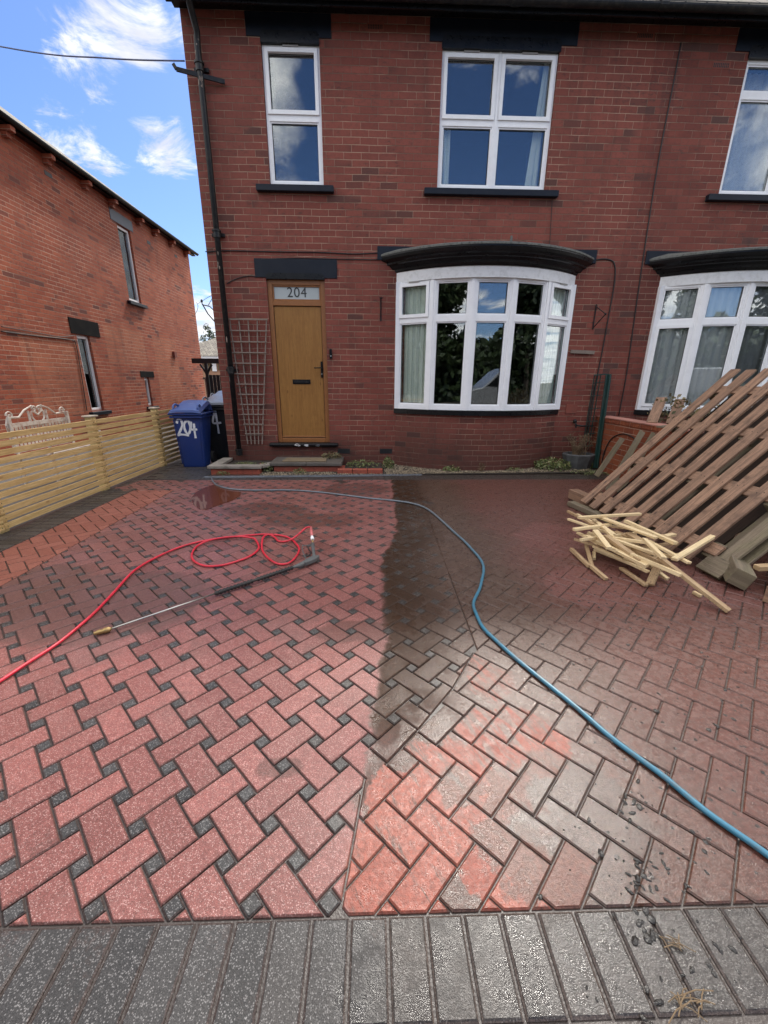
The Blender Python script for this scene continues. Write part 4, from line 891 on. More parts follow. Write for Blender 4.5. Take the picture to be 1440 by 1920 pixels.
# ================================================================ planting bed, step, edging
bed = thing('planting_bed', (-2.05, 6.2, 0), 'raised brick bed with grey coping at the foot of the drainpipe', 'planting bed')
b_ = MB(); b_.box(-2.42, -1.69, 6.06, 6.16, -.03, .088); b_.box(-2.42, -2.32, 6.16, 6.74, -.03, .088); b_.box(-1.79, -1.69, 6.16, 6.5, -.03, .088); b_.build('brick_base', M_EDGE, bed)
b_ = MB(); b_.box(-2.46, -1.66, 6.03, 6.18, .09, .135); b_.box(-2.46, -2.30, 6.182, 6.74, .09, .135); b_.bar((-1.70, 6.12, .1115), (-1.50, 6.42, .1115), .13, .043); b_.build('coping', M_STONE, bed, bevel=.006)
b_ = MB(); b_.face([(-2.32, 6.16, .07), (-1.6, 6.16, .07), (-1.6, 6.75, .08), (-2.32, 6.75, .08)]); b_.build('soil', M_SOIL, bed)
st = thing('door_step', (-1.05, 6.45, 0), 'low brick doorstep topped with dark slabs below the brown door', 'doorstep')
b_ = MB(); b_.box(-1.52, -.52, 6.235, 6.74, -.03, .098); b_.build('brick_base', M_EDGE, st)
b_ = MB(); b_.box(-1.58, -1.02, 6.20, 6.74, .10, .15); b_.box(-1.015, -.47, 6.20, 6.74, .10, .15); b_.build('slab', M_SLAB, st, bevel=.006)
b_ = MB(); b_.prism([(-1.40, 6.28), (-.72, 6.30), (-.73, 6.60), (-1.38, 6.58)], lambda p, q: (p, q, .151), lambda p, q: (p, q, .165)); tag(b_.build('doormat', M_MAT, loc=(-1.06, 6.4, .15), bevel=.004), 'worn brown coir doormat lying on the doorstep', 'doormat')
ed = thing('brick_edging', (-.18, 6.2, 0), 'small red brick edging holding soil right of the doorstep', 'edging')
b_ = MB(); 
for k in range(3): b_.box(-.53 + .233 * k, -.53 + .233 * k + .225, 6.10, 6.20, -.02, .07)
b_.box(-.53, -.43, 6.205, 6.45, -.02, .065); b_.build('bricks', M_EDGE, ed, bevel=.006)
b_ = MB(); b_.face([(-.43, 6.2, .05), (.16, 6.2, .05), (.16, 6.70, .06), (-.43, 6.70, .06)]); b_.build('soil', M_SOIL, ed)
# drain channel grating in front of the gravel
dr = MB(); x_ = -2.45
while x_ < .75:
    yy = 5.865 + .085 * (x_ + 2.45) * .62
    dr.bar((x_, yy, .002), (x_, yy + .05, .002), .008, .01); x_ += .022
dr.bar((-2.46, 5.86, .0), (.76, 5.86 + .085 * 3.21 * .62, .0), .008, .014); dr.bar((-2.46, 5.918, .0), (.76, 5.918 + .085 * 3.21 * .62, .0), .008, .014)
tag(dr.build('drain_channel', M_GREYL, loc=(-.8, 5.95, 0)), 'thin slotted drain channel between paving and gravel', 'drain')
# gravel bed
gb = MB(); gb.face([(-1.7, 5.93, .004), (3.66, 6.2, .004), (3.66, 6.9, .02), (-1.7, 6.9, .02)]); tag(gb.build('gravel_bed', M_SOIL), kind='structure')
gs = MB()
def in_bay(x, y): return (x - CX_B) ** 2 + (y - (6.29 + 2.15)) ** 2 < 2.15 ** 2
k = 0
while k < 3800:
    x = random.uniform(-1.68, 3.55); y = random.uniform(5.97 + (x + 1.6) * .055, 6.74)
    if in_bay(x, y) or (-1.6 < x < -.45 and y > 6.19) or (-.55 < x < .18 and y > 6.08) or (3.0 < x and random.random() < .6): continue
    r_ = random.uniform(.006, .017); a_ = random.uniform(0, pi); z_ = .006 + (y - 5.95) * .02
    V = []; 
    for (i_, j_, h_) in ((1, 0, 0), (0, 1, 0), (-1, 0, 0), (0, -1, 0), (0, 0, .8)):
        jx, jy = i_ * r_ * random.uniform(.8, 1.3), j_ * r_ * random.uniform(.6, 1); V.append((x + jx * cos(a_) - jy * sin(a_), y + jx * sin(a_) + jy * cos(a_), z_ + h_ * r_))
    gs.mesh_faces(V, [(0, 1, 4), (1, 2, 4), (2, 3, 4), (3, 0, 4)], None, 0, random.random()); k += 1
tag(gs.build('gravel', M_GRAVEL), 'pale brown gravel with dead leaves along the foot of the house wall', 'gravel', kind='stuff')
# weeds
def leaf_clump(name, c, rad, h, n_, mat, label, cat, group=None, size=.02, twigs=6, build=True, flat=.5):
    mb = MB(); c = Vector(c)
    for i in range(n_):
        a = random.uniform(0, 2 * pi); q = sqrt(random.random()); z_ = random.random() ** .8 * h * (1.15 - q * flat)
        p = c + Vector((cos(a) * q * rad, sin(a) * q * rad * .6, z_)); s_ = size * random.uniform(.5, 1.3)
        t1 = Vector((random.uniform(-1, 1), random.uniform(-1, 1), random.uniform(-.4, .9))).normalized(); t2 = t1.cross(Vector((random.uniform(-1, 1), random.uniform(-1, 1), random.uniform(-1, 1)))).normalized()
        mb.face([p - t1 * s_, p + t2 * s_ * .45, p + t1 * s_, p - t2 * s_ * .45], r=random.random())
    for i in range(twigs):
        a = random.uniform(0, 2 * pi); mb.tube([c, c + Vector((cos(a) * rad * .3, sin(a) * rad * .3, h * .5)), c + Vector((cos(a) * rad * .7, sin(a) * rad * .5, h * .85))], .0018, 4, r=.4)
    return tag(mb.build(name, mat, loc=c), label, cat, group)
G_W = 'weeds along the foot of the house wall'
W = [((-2.0, 6.35, .08), .20, .05, 220, 'low sparse weeds in the bed around the drainpipe foot', .013),
     ((-2.22, 6.0, 0), .1, .07, 90, 'small weeds at the front of the raised drainpipe bed', .013),
     ((-1.66, 6.22, 0), .12, .15, 260, 'straggly weed between raised bed and doorstep', .018),
     ((-.66, 6.60, .15), .17, .10, 240, 'brown weedy plant growing at the doormat corner of the step', .02),
     ((-1.1, 6.10, .0), .10, .09, 120, 'light green weed sprouting before the doorstep', .015),
     ((-.15, 6.42, .06), .26, .10, 230, 'dull green plants filling the small brick edging', .02),
     ((.26, 6.45, 0), .10, .20, 260, 'taller green weed between edging bricks and bow window', .02),
     ((1.25, 6.27, 0), .14, .10, 180, 'pale green weed at the left foot of the bow window wall', .018),
     ((1.72, 6.24, 0), .06, .17, 60, 'thin dry seedling standing at the middle of the bow wall', .013),
     ((2.25, 6.30, 0), .15, .07, 120, 'sparse creeping weed at the right foot of the bow window wall', .015),
     ((2.92, 6.42, 0), .30, .20, 700, 'spreading bright green weeds between bow window and planter', .024),
     ((3.42, 6.15, 0), .30, .05, 220, 'creeping weeds on the paving before the grey planter', .014),
     ((3.80 - .2, 6.52, 0), .10, .16, 160, 'dark ivy tuft at the right of the grey planter', .02)]
for c, rd, h_, n_, lab, sz in W: leaf_clump('weed_clump', c, rd, h_, n_, M_LEAF if 'brown' not in lab and 'dry' not in lab else M_HEDGE, lab, 'weed', G_W, sz)
# ================================================================ wheelie bins
def bin_(loc, ang, w_, d_, h_, mat, lmat, label, digits):
    root = thing('wheelie_bin', loc, label, 'wheelie bin', 'wheelie bins beside the house'); X0, Y0 = loc[0], loc[1]
    R_ = Matrix.Rotation(ang, 3, 'Z')
    def T(x, y, z): return Vector((X0, Y0, 0)) + R_ @ Vector((x, y, z))
    b = MB(); hw = w_ / 2; rings = []
    for z, kx, y0, y1 in ((0., .78, .07, .60), (.03, .80, .06, .63), (h_ * .80, .96, .015, .97), (h_ * .82, .985, .0, .985), (h_ * .885, 1., -.0, 1.)):
        ch_ = .03; x = hw * kx; ya, yb = d_ * y0, d_ * y1
        rings.append([T(-x + ch_, ya, z), T(x - ch_, ya, z), T(x, ya + ch_, z), T(x, yb - ch_, z), T(x - ch_, yb, z), T(-x + ch_, yb, z), T(-x, yb - ch_, z), T(-x, ya + ch_, z)])
    V = [p for r in rings for p in r]; Fs = [(k * 8 + i, k * 8 + (i + 1) % 8, (k + 1) * 8 + (i + 1) % 8, (k + 1) * 8 + i) for k in range(len(rings) - 1) for i in range(8)] + [tuple(range(8))[::-1]]
    b.mesh_faces(V, Fs); body = b.build('body', mat, root, bevel=.006)
    rb = MB()
    for u_ in (-.93, .93): rb.bar(T(u_ * hw * .80, d_ * .058 - .004, .06), T(u_ * hw * .97, d_ * .014 - .004, h_ * .79), .012, .008, up=R_ @ Vector((0, -1, 0)))
    rb.bar(T(-hw * .9, d_ * .02 - .006, h_ * .775), T(hw * .9, d_ * .02 - .006, h_ * .775), .012, .008, up=(0, 0, 1)); rb.build('moulded_rib', mat, body)
    r = MB(); zr = h_ * .885; x = hw + .022
    for zz, e in ((zr - .045, 0.), (zr - .0, .012)): r.prism([(-x - e, -.03 - e), (x + e, -.03 - e), (x + e, d_), (-x - e, d_)], lambda p, q: T(p, q, zz - .03), lambda p, q: T(p, q, zz))
    r.build('rim', mat, root, bevel=.005)
    l = MB(); zl = zr + .002; rows = []
    for yy, zz, xx in ((-.05, .0, 1.06), (-.045, .035, 1.04), (.0, .055, .98), (.10, .072, .93), (d_ * .5, .115, .92), (d_ * .9, .165, .92), (d_ * 1.02, .15, .95), (d_ * 1.04, .02, 1.)):
        xh = hw * xx; rows.append([T(-xh - .01, yy, zl + max(zz - .05, 0)), T(-xh + .015, yy, zl + zz), T(-xh * .5, yy, zl + zz + .012), T(xh * .5, yy, zl + zz + .012), T(xh - .015, yy, zl + zz), T(xh + .01, yy, zl + max(zz - .05, 0))])
    l.mesh_faces([p for q in rows for p in q], [(k * 6 + i, k * 6 + i + 1, (k + 1) * 6 + i + 1, (k + 1) * 6 + i) for k in range(len(rows) - 1) for i in range(5)])
    lid = l.build('lid', lmat, root, smooth='auto')
    for s2 in (-1, 1):
        hb = MB(); hb.tube(catmull([T(s2 * hw * .80, .005, zl + .05), T(s2 * hw * .82, .02, zl + .10), T(s2 * hw * .80, .10, zl + .125), T(s2 * hw * .72, .19, zl + .09)], 5), .016, 8); hb.build('lid_grip', lmat, lid, smooth=True)
        wh = MB(); wh.tube([T(s2 * (hw * .74), d_ * .86, .10), T(s2 * (hw * .74 + .05), d_ * .86, .10)], .10, 20); wh.build('wheel', M_TYRE, root, smooth='auto')
    hb = MB(); hb.tube([T(-hw * .8, d_ * 1.08, zr + .02), T(hw * .8, d_ * 1.08, zr + .02)], .016, 8); hb.tube([T(-hw * .8, d_ * .98, zr - .02), T(-hw * .8, d_ * 1.08, zr + .02)], .016, 8); hb.tube([T(hw * .8, d_ * .98, zr - .02), T(hw * .8, d_ * 1.08, zr + .02)], .016, 8); hb.build('handle', mat, root)
    # hand-sprayed number on the sloping front
    def front(u, v):
        t_ = v / (h_ * .80); yy = d_ * (.06 + (.015 - .06) * t_) - .0025; return T(u * w_, yy, v)
    nmb = MB()
    for stroke in digits:
        pts = catmull([Vector((u, v, 0)) for u, v in stroke], 5); L = []
        for i, q in enumerate(pts):
            a = pts[max(i - 1, 0)]; c = pts[min(i + 1, len(pts) - 1)]; tt = (c - a); tt = Vector((tt.x * w_, tt.y, 0)).normalized(); nn = Vector((-tt.y, tt.x, 0)) * (.0165 + .0025 * sin(i * .7))
            L.append((front(q.x + nn.x / w_, q.y + nn.y), front(q.x - nn.x / w_, q.y - nn.y)))
        for (a, b2), (c, e) in zip(L, L[1:]): nmb.face([a, b2, e, c])
    if digits: nmb.build('sprayed_number', M_SPRAY, body)
    return root
S2 = [(-.36, .70), (-.30, .76), (-.20, .75), (-.18, .68), (-.26, .60), (-.37, .52), (-.30, .53), (-.14, .525), (.0, .515)]
S0 = [(-.02, .74), (-.10, .70), (-.12, .62), (-.06, .545), (.03, .56), (.08, .65), (.05, .73), (-.02, .745)]
S4 = [[(.13, .73), (.10, .62), (.17, .605), (.31, .61)], [(.22, .70), (.21, .58), (.215, .47)]]
bin_((-2.895, 6.56, 0), .03, .45, .50, .97, M_BLUEB, M_BLUEL, 'blue wheelie bin with 204 sprayed in white on its front', [S2, S0] + S4)
bin_((-2.66, 7.22, 0), .0, .52, .62, 1.06, M_BLKB, M_GREYL, 'black wheelie bin with a white 4 squeezed between blue bin and house wall', [[(-.06, .86), (-.17, .66), (-.06, .64), (.10, .65)], [(-.05, .86), (-.03, .66), (-.02, .46)]])
bin_((-2.80, 8.0, 0), .05, .54, .62, 1.10, M_BLKB, M_GREYL, 'grey lidded wheelie bin standing furthest back beside the house', [])
# ================================================================ slatted fence
fx = -3.44
posts = [1.95, 3.66, 5.21, 6.76, 8.3]
fence = thing('slatted_fence', (fx, 5.2, 0), 'new pale timber fence of horizontal slats running beside the neighbouring house', 'fence')
for y0, y1 in zip(posts, posts[1:]):
    s_ = MB()
    for k in range(12):
        z_ = .045 + k * .0735; j_ = random.uniform(-.003, .003)
        s_.bar((fx + .024, y0 - .02, z_ + j_), (fx + .024 + random.uniform(-.004, .004), y1 - .025, z_ + random.uniform(-.003, .003)), .022, .051)
    sp2_ = s_.build('slat_panel', M_FENCE, fence, bevel=.002); s_ = MB()
    for k in range(12):
        for yy in (y0 + .01, y1 - .05): s_.tube([(fx + .034, yy, .045 + k * .0735), (fx + .0375, yy, .045 + k * .0735)], .0045, 6)
    s_.build('screw_head', M_CAST, sp2_)
for yy in posts:
    s_ = MB(); s_.obox((fx - .028, yy, .43), (0, 0, .48), (.04, 0, 0), (0, .045, 0)); p_ = s_.build('post', M_FENCED, fence, bevel=.003)
    s_ = MB(); s_.box(fx - .085, fx + .03, yy - .075, yy + .075, .912, .932); s_.build('post_cap', simple('buff_cap', (.48, .40, .30), .7), p_, bevel=.008, segs=2)
# ornate white iron bench behind the fence
XB = -4.55; qa, qb = atx(12, 800, XB), atx(128, 790, XB); y0, y1 = qa.y, qb.y; zb, ztp = .15, atx(60, 793, XB).z
bench = thing('iron_bench', (XB, (y0 + y1) / 2, 0), 'rusty white iron bench with scrolled back and heart behind the fence', 'bench')
b_ = MB(); Wd = y1 - y0
for i in range(17):
    yy = y0 + Wd * (i + .5) / 17; b_.bar((XB, yy, zb + .3), (XB - .02, yy, ztp), .04, .006, up=(1, 0, 0))
for zz in (zb + .32, ztp): b_.bar((XB + .01, y0, zz), (XB + .01, y1, zz), .05, .012, up=(1, 0, 0))
b_.build('backrest', M_RUST, bench)
b_ = MB(); yc = (y0 + y1) / 2; top = ztp + .22
def spiral(cy, cz, r0, turns, s2, st=0): return [(XB, cy + s2 * r0 * (1 - t_ / 26) * cos(st + t_ * turns * 2 * pi / 24), cz + r0 * (1 - t_ / 26) * sin(st + t_ * turns * 2 * pi / 24)) for t_ in range(25)]
for s2 in (-1, 1):
    b_.tube([(XB, yc + s2 * Wd * .5, ztp), (XB, yc + s2 * Wd * .46, ztp + .10), (XB, yc + s2 * Wd * .30, ztp + .09), (XB, yc + s2 * Wd * .20, ztp + .17), (XB, yc + s2 * Wd * .07, top)], .012, 6)
    b_.tube(spiral(yc + s2 * Wd * .42, ztp + .12, .055, 1.4, s2), .010, 6); b_.tube(spiral(yc + s2 * .05, ztp + .17, .05, 1.4, -s2), .010, 6)
    b_.tube(catmull([(XB, yc, ztp - .04), (XB, yc + s2 * .10, ztp + .06), (XB, yc + s2 * .09, ztp + .15), (XB, yc, ztp + .10)], 5), .011, 6)
    b_.tube([(XB, yc + s2 * .15, ztp), (XB, yc + s2 * .15, ztp + .16)], .014, 6)
b_.build('scrollwork', M_RUST, bench)
b_ = MB()
for i in range(6): b_.bar((XB + .06 + .07 * i, y0, .43), (XB + .06 + .07 * i, y1, .43), .045, .012)
b_.build('seat', M_RUST, bench)
for yy in (y0 + .03, y1 - .03):
    for xx in (XB + .03, XB + .45): b_ = MB(); b_.bar((xx, yy, 0), (xx, yy, .62 if xx > XB + .2 else .9), .035, .02, up=(1, 0, 0)); b_.build('leg', M_RUST, bench)
# ================================================================ things down the gap: gateway, bungalow, tree
pg = thing('garden_gateway', (-5.5, 15, 0), 'black timber gateway with curved braces in the gap between the houses', 'gateway')
b_ = MB(); b_.box(-6.15, -3.6, 14.95, 15.05, 1.87, 2.03); b_.build('top_beam', M_DARKT, pg)
for xx in (-5.70, -4.6): b_ = MB(); b_.box(xx - .045, xx + .045, 14.96, 15.04, -.05, 1.87); b_.build('post', M_DARKT, pg)
for s2 in (-1, 1): b_ = MB(); b_.tube(catmull([(-5.70, 15, 1.45), (-5.70 + s2 * .06, 15, 1.62), (-5.70 + s2 * .20, 15, 1.84)], 5), .035, 6); b_.build('brace', M_DARKT, pg)
b_ = MB(); 
for k in range(22): b_.box(-5.64 + .12 * k, -5.64 + .12 * k + .105, 15.0, 15.03, -.05, 1.50)
b_.build('boarded_gate', M_DARKT, pg)
b_ = MB(); b_.box(-6.04, -5.84, 15.6, 15.8, -.05, 1.35); b_.box(-6.08, -5.80, 15.56, 15.84, 1.35, 1.42); tag(b_.build('stone_pillar', M_STONE, loc=(-5.94, 15.7, 0), bevel=.01), 'old mossy stone gate pillar left of the black gateway', 'pillar')
bn = thing('bungalow', (-9, 33, 0), 'distant bungalow with grey brown tiled roof seen through the gap', 'bungalow')
b_ = MB(); b_.box(-14.5, -5, 32, 39, -.1, 2.55); b_.build('wall', simple('tan_brick', (.42, .24, .15), .8), bn)
b_ = MB()
for k in range(5): b_.box(-13.4 + 1.05 * k, -13.0 + 1.05 * k + .35, 31.93, 31.99, 1.95, 2.52)
b_.build('window', M_GLASS, bn)
b_ = MB()
for k in range(6): b_.box(-13.8 + 1.05 * k, -13.5 + 1.05 * k, 31.9, 31.99, 1.9, 2.55)
b_.build('window_frame', M_UPVC, bn)
b_ = MB(); b_.box(-14.9, -4.6, 31.6, 31.75, 2.62, 3.0); b_.build('fascia', M_UPVC, bn)
b_ = MB(); zz = 2.95
b_.face([(-15, 31.5, zz), (-4.5, 31.5, zz), (-6.5, 35.5, zz + 2.3), (-10.0, 35.5, zz + 2.3)]); b_.face([(-4.5, 31.5, zz), (-4.5, 39.5, zz), (-6.5, 35.5, zz + 2.3)]); b_.face([(-4.5, 39.5, zz), (-15, 39.5, zz), (-10.0, 35.5, zz + 2.3), (-6.5, 35.5, zz + 2.3)]); b_.face([(-15, 39.5, zz), (-15, 31.5, zz), (-10.0, 35.5, zz + 2.3)])
b_.build('roof', M_ROOF, bn)
def tree(loc, h_, rad, n_, label, group, leafsize=.14, shape=1., mat=M_TREE):
    x, y, z = loc; root = thing('tree', loc, label, 'tree', group); t_ = MB()
    t_.tube([(x, y, z), (x + .1, y, z + h_ * .35), (x - .05, y + .1, z + h_ * .7), (x, y, z + h_ * .95)], [h_ * .03, h_ * .024, h_ * .014, h_ * .004], 8)
    tips = []
    for i in range(14):
        a = random.uniform(0, 2 * pi); hh = random.uniform(.3, .85) * h_; L = rad * random.uniform(.55, .95) * (1.1 - .5 * hh / h_); e = Vector((x + cos(a) * L, y + sin(a) * L, z + hh + L * .45)); t_.tube([(x, y, z + hh), ((x + e.x) / 2, (y + e.y) / 2, z + hh + L * .15), e], [h_ * .010, h_ * .006, h_ * .002], 5); tips.append(e)
    t_.build('trunk', M_BARK, root)
    c_ = MB(); cl = [(e, rad * random.uniform(.22, .42)) for e in tips] + [(Vector((x + random.uniform(-.5, .5) * rad, y + random.uniform(-.5, .5) * rad, z + h_ * random.uniform(.4, 1))), rad * random.uniform(.2, .4)) for _ in range(16)]
    for i in range(n_):
        e, rr_ = random.choice(cl); v = Vector((random.gauss(0, 1), random.gauss(0, 1), random.gauss(0, 1))).normalized() * rr_ * random.random() ** .4; p = e + v; s_ = leafsize * random.uniform(.5, 1.2)
        t1 = Vector((random.uniform(-1, 1), random.uniform(-1, 1), random.uniform(-1, 1))).normalized(); t2 = t1.cross(Vector((random.uniform(-1, 1), random.uniform(-1, 1), random.uniform(-1, 1)))).normalized()
        c_.face([p - t1 * s_, p + t2 * s_ * .5, p + t1 * s_, p - t2 * s_ * .5], r=random.random())
    c_.build('crown', mat, root); return root
tree((-17.5, 48, 0), 6.7, 1.3, 1500, 'thin far off tree rising above the bungalow roof', None, .13)
# what stands across the road (mirrored in the windows)
t0 = tree((-8.0, -15.5, -.1), 8.5, 3.3, 9000, 'dark leafy tree standing across the road behind the viewer', 'trees across the road', .26)
for k, (x, y, sc) in enumerate(((-3.2, -16.5, .92), (-13.5, -16, 1.05), (-20, -16, 1.1), (-26.5, -15.5, 1.15), (-33, -16, 1.1), (16, -16.5, .95), (21.5, -16, 1.1), (27.5, -15.5, 1.2), (34, -16, 1.15))):
    c = t0.copy(); scene.collection.objects.link(c); c.location = (x, y, -.1); c.rotation_euler = (0, 0, k * 1.3); c.scale = (sc, sc, sc)
    for q in list(t0.children): e = q.copy(); scene.collection.objects.link(e); e.parent = c
hb_ = MB()
for i in range(16000):
    x = random.uniform(-40, 42); ht = 4.0 + .5 * sin(x * .9) + .4 * sin(x * 2.3)
    p = Vector((x, random.uniform(-16.6, -15.0), random.random() ** .6 * ht)); s_ = random.uniform(.12, .34)
    t1 = Vector((random.uniform(-1, 1), random.uniform(-1, 1), random.uniform(-1, 1))).normalized(); t2 = t1.cross(Vector((random.uniform(-1, 1), random.uniform(-1, 1), .3))).normalized(); hb_.face([p - t1 * s_, p + t2 * s_ * .6, p + t1 * s_, p - t2 * s_ * .6], r=random.random())
xs_ = [-60 + 1.5 * i for i in range(81)]; tp_ = [(x, -17 - .6 * sin(x), 3.5 + .5 * sin(x * .9) + .5 * sin(x * 1.7)) for x in xs_]
for a, b_ in zip(tp_, tp_[1:]): hb_.face([(a[0], -16.6, -.1), (b_[0], -16.6, -.1), b_, a], r=.1); hb_.face([a, b_, (b_[0], -24, 4.4), (a[0], -24, 4.4)], r=.1)
tag(hb_.build('undergrowth', M_TREE), 'dense dark undergrowth across the road', 'undergrowth', kind='stuff')
van = thing('parked_van', (5.6, -3.9, -.085), 'silver panel van parked in the road behind the viewer', 'van')
vx = lambda x: 3.3 + x
prof = [(0, .45), (0, .95), (.12, 1.08), (.85, 1.22), (1.45, 1.80), (1.75, 1.92), (4.3, 1.95), (4.45, 1.85), (4.5, .45)]
b_ = MB(); b_.prism(prof, lambda p, q: (vx(p), -3.05, q - .085), lambda p, q: (vx(p), -4.8, q - .085)); b_.build('body', M_VAN, van, bevel=.05, segs=3)
b_ = MB(); b_.prism([(1.0, 1.28), (1.50, 1.74), (2.05, 1.78), (2.1, 1.25)], lambda p, q: (vx(p), -3.045, q - .085), lambda p, q: (vx(p), -3.03, q - .085)); b_.build('side_window', simple('dark_glass', (.01, .012, .014), .08), van)
b_ = MB(); b_.prism([(2.3, 1.15), (2.4, 1.68), (4.1, 1.72), (4.15, 1.15)], lambda p, q: (vx(p), -3.046, q - .085), lambda p, q: (vx(p), -3.035, q - .085)); b_.build('side_panel', M_VAN, van, bevel=.01)
for px in (.85, 3.65):
    for yy in (-3.0, -4.65): b_ = MB(); b_.tube([(vx(px), yy - .2, .23), (vx(px), yy, .23)], .31, 24); wl = b_.build('wheel', M_TYRE, van, smooth='auto'); b_ = MB(); b_.tube([(vx(px), yy, .23), (vx(px), yy + .012, .23)], .19, 20); b_.build('wheel_rim', M_METAL, wl)
b_ = MB(); b_.box(vx(-.01), vx(.1), -4.6, -3.3, .60, .78); b_.build('headlight', M_UPVC, van, bevel=.02)
# ================================================================ garden wall, planter, green frame, hedge
gw = thing('garden_wall', (3.76, 5, 0), 'low orange brick garden wall with pink coping between the two houses', 'wall')
b_ = MB(); b_.box(3.70, 3.92, 2.9, FY - .002, -.1, .76); b_.build('brickwork', M_BRICKL, gw)
b_ = MB()
y_ = 2.9
while y_ < 6.66: b_.box(3.696, 3.924, y_ + .003, min(y_ + .075, FY - .002), .765, .825); y_ += .078
b_.build('brick_on_edge', M_BRICKL, gw, bevel=.003)
b_ = MB(); b_.box(3.69, 3.93, 2.9, FY - .002, .828, .842); b_.build('coping', M_COPR, gw)
pl_ = thing('planter', (3.40, 6.52, 0), 'tapered grey concrete planter tub in the corner beside the bow window', 'planter')
b_ = MB(); rings = []
for z_, k_ in ((0, .82), (.22, 1.04), (.235, 1.06), (.25, 1.0), (.25, .86), (.20, .84)):
    q = []
    for a_ in range(8): th = pi / 8 + a_ * pi / 4; q.append(Vector((3.40 + .25 * k_ * cos(th), 6.55 + .20 * k_ * sin(th), z_)))
    rings.append(q)
b_.mesh_faces([p for q in rings for p in q], [(k * 8 + i, k * 8 + (i + 1) % 8, (k + 1) * 8 + (i + 1) % 8, (k + 1) * 8 + i) for k in range(5) for i in range(8)]); b_.build('tub', M_POT, pl_)
b_ = MB(); b_.ball((3.40, 6.55, .19), .2, .16, .03, 12, 4, jit=.1); b_.build('soil', M_SOIL, pl_)
b_ = MB()
for i in range(46):
    a = random.uniform(pi * .9, 2.1 * pi) if i % 2 else random.uniform(0, 2 * pi); L = random.uniform(.18, .42); c0 = Vector((3.40 + random.uniform(-.1, .1), 6.55 + random.uniform(-.07, .05), .2)); sp2 = random.uniform(.2, .8)
    pts = [c0, c0 + Vector((cos(a) * L * sp2 * .4, sin(a) * L * .2, L * .5)), c0 + Vector((cos(a) * L * sp2, sin(a) * L * .3 - .02, L * .9))]; b_.tube(pts, [.005, .004, .0025], 5, r=random.random())
    for j in range(3):
        q = pts[1].lerp(pts[2], random.random()); b_.tube([q, q + Vector((random.uniform(-.06, .06), random.uniform(-.04, .02), random.uniform(-.01, .07)))], .002, 4, r=random.random()); 
        b_.ball(q + Vector((random.uniform(-.02, .02), 0, .01)), .006, .006, .008, 4, 3, r=0)
tag(b_.build('dead_plant', M_STRAW, loc=(3.4, 6.55, .2)), 'dead brown twiggy plant in the grey planter', 'dead plant')
gf = thing('steel_frame', (3.66, 6.5, 0), 'dark green steel post and mesh frame leaning in the corner behind the planter', 'metal frame')
b_ = MB(); b_.bar((3.66, 6.45, .03), (3.70, 6.60, 1.485), .085, .03, up=(0, 1, 0)); b_.bar((3.66, 6.42, .03), (3.70, 6.57, 1.485), .02, .05, up=(0, 1, 0)); b_.build('post', M_GREENM, gf, bevel=.003)
b_ = MB()
for k in range(6): b_.bar((3.50, 6.66, .35 + .2 * k), (3.66, 6.62, .37 + .2 * k), .012, .012)
for k in range(3): b_.bar((3.50 + .05 * k, 6.66, .3), (3.52 + .05 * k, 6.68, 1.48), .012, .012, up=(0, 1, 0))
b_.bar((3.50, 6.66, 1.47), (3.68, 6.62, 1.485), .03, .02); b_.build('mesh_panel', M_GREENM, gf)
cable_h = MB(); cable_h.tube(catmull([atx(*q, 3.685) for q in ((1128, 868), (1134, 845), (1146, 823), (1164, 814), (1182, 817), (1196, 830))], 6), .008, 6); tag(cable_h.build('loose_cable', M_WIRE, smooth=True), 'loose black cable looping against the low brick garden wall', 'cable')
# withered hedge beyond the garden wall
hg = thing('hedge', (4.7, 5.0, 0), 'withered leafy hedge growing behind the leaning slatted pallet', 'hedge')
b_ = MB()
for i in range(9000):
    p = Vector((random.uniform(4.0, 5.6), random.uniform(3.2, 6.0), 0)); p.z = (random.random() ** .5) * (1.02 + .12 * sin(p.x * 5) + .1 * sin(p.y * 7)); s_ = random.uniform(.012, .035)
    t1 = Vector((random.uniform(-1, 1), random.uniform(-1, 1), random.uniform(-1, 1))).normalized(); t2 = t1.cross(Vector((random.uniform(-1, 1), random.uniform(-1, 1), .3))).normalized(); b_.face([p - t1 * s_, p + t2 * s_ * .6, p + t1 * s_, p - t2 * s_ * .6], r=random.random())
b_.build('leaves', M_HEDGE, hg)
b_ = MB()
for i in range(60): x, y = random.uniform(4.1, 5.5), random.uniform(3.3, 5.9); b_.tube([(x, y, 0), (x + random.uniform(-.1, .1), y + random.uniform(-.1, .1), random.uniform(.7, 1.15))], .006, 4)
b_.build('stems', M_BARK, hg)
# ================================================================ leaning slatted timber panel
A0 = Vector((2.382, 4.326, .06)); Bv = Vector((.0638, -.9980, 0)); Nv = Vector((.998, .064, 0)); TH = radians(44.5); Sv = Nv * cos(TH) + Vector((0, 0, sin(TH))); Up = Bv.cross(Sv); Up = Up if Up.z > 0 else -Up
def PP(s, t, u=0): return A0 + Bv * s + Sv * t + Up * u
pal = thing('wooden_pallet', A0, 'big brown slatted timber pallet leaning at an angle over the garden wall', 'pallet', None)
pitch = .182
for k in range(9):
    b_ = MB(); L0, L1 = random.uniform(-.03, .02), 2.04 + random.uniform(-.03, .02); b_.obox(PP(k * pitch, (L0 + L1) / 2, .012), Sv * (L1 - L0) / 2, Bv * .053, Up * .011, r=random.random()); sl_ = b_.build('slat', M_PALLET, pal, bevel=.002); b_ = MB()
    for t_ in (.16, .72, 1.28, 1.78):
        for e_ in (-.025, .02): q_ = PP(k * pitch + e_ + random.uniform(-.006, .006), t_ + random.uniform(-.02, .02), .0232); b_.tube([q_, q_ + Up * .0012], .0045, 6)
    b_.build('nail_head', M_CAST, sl_)
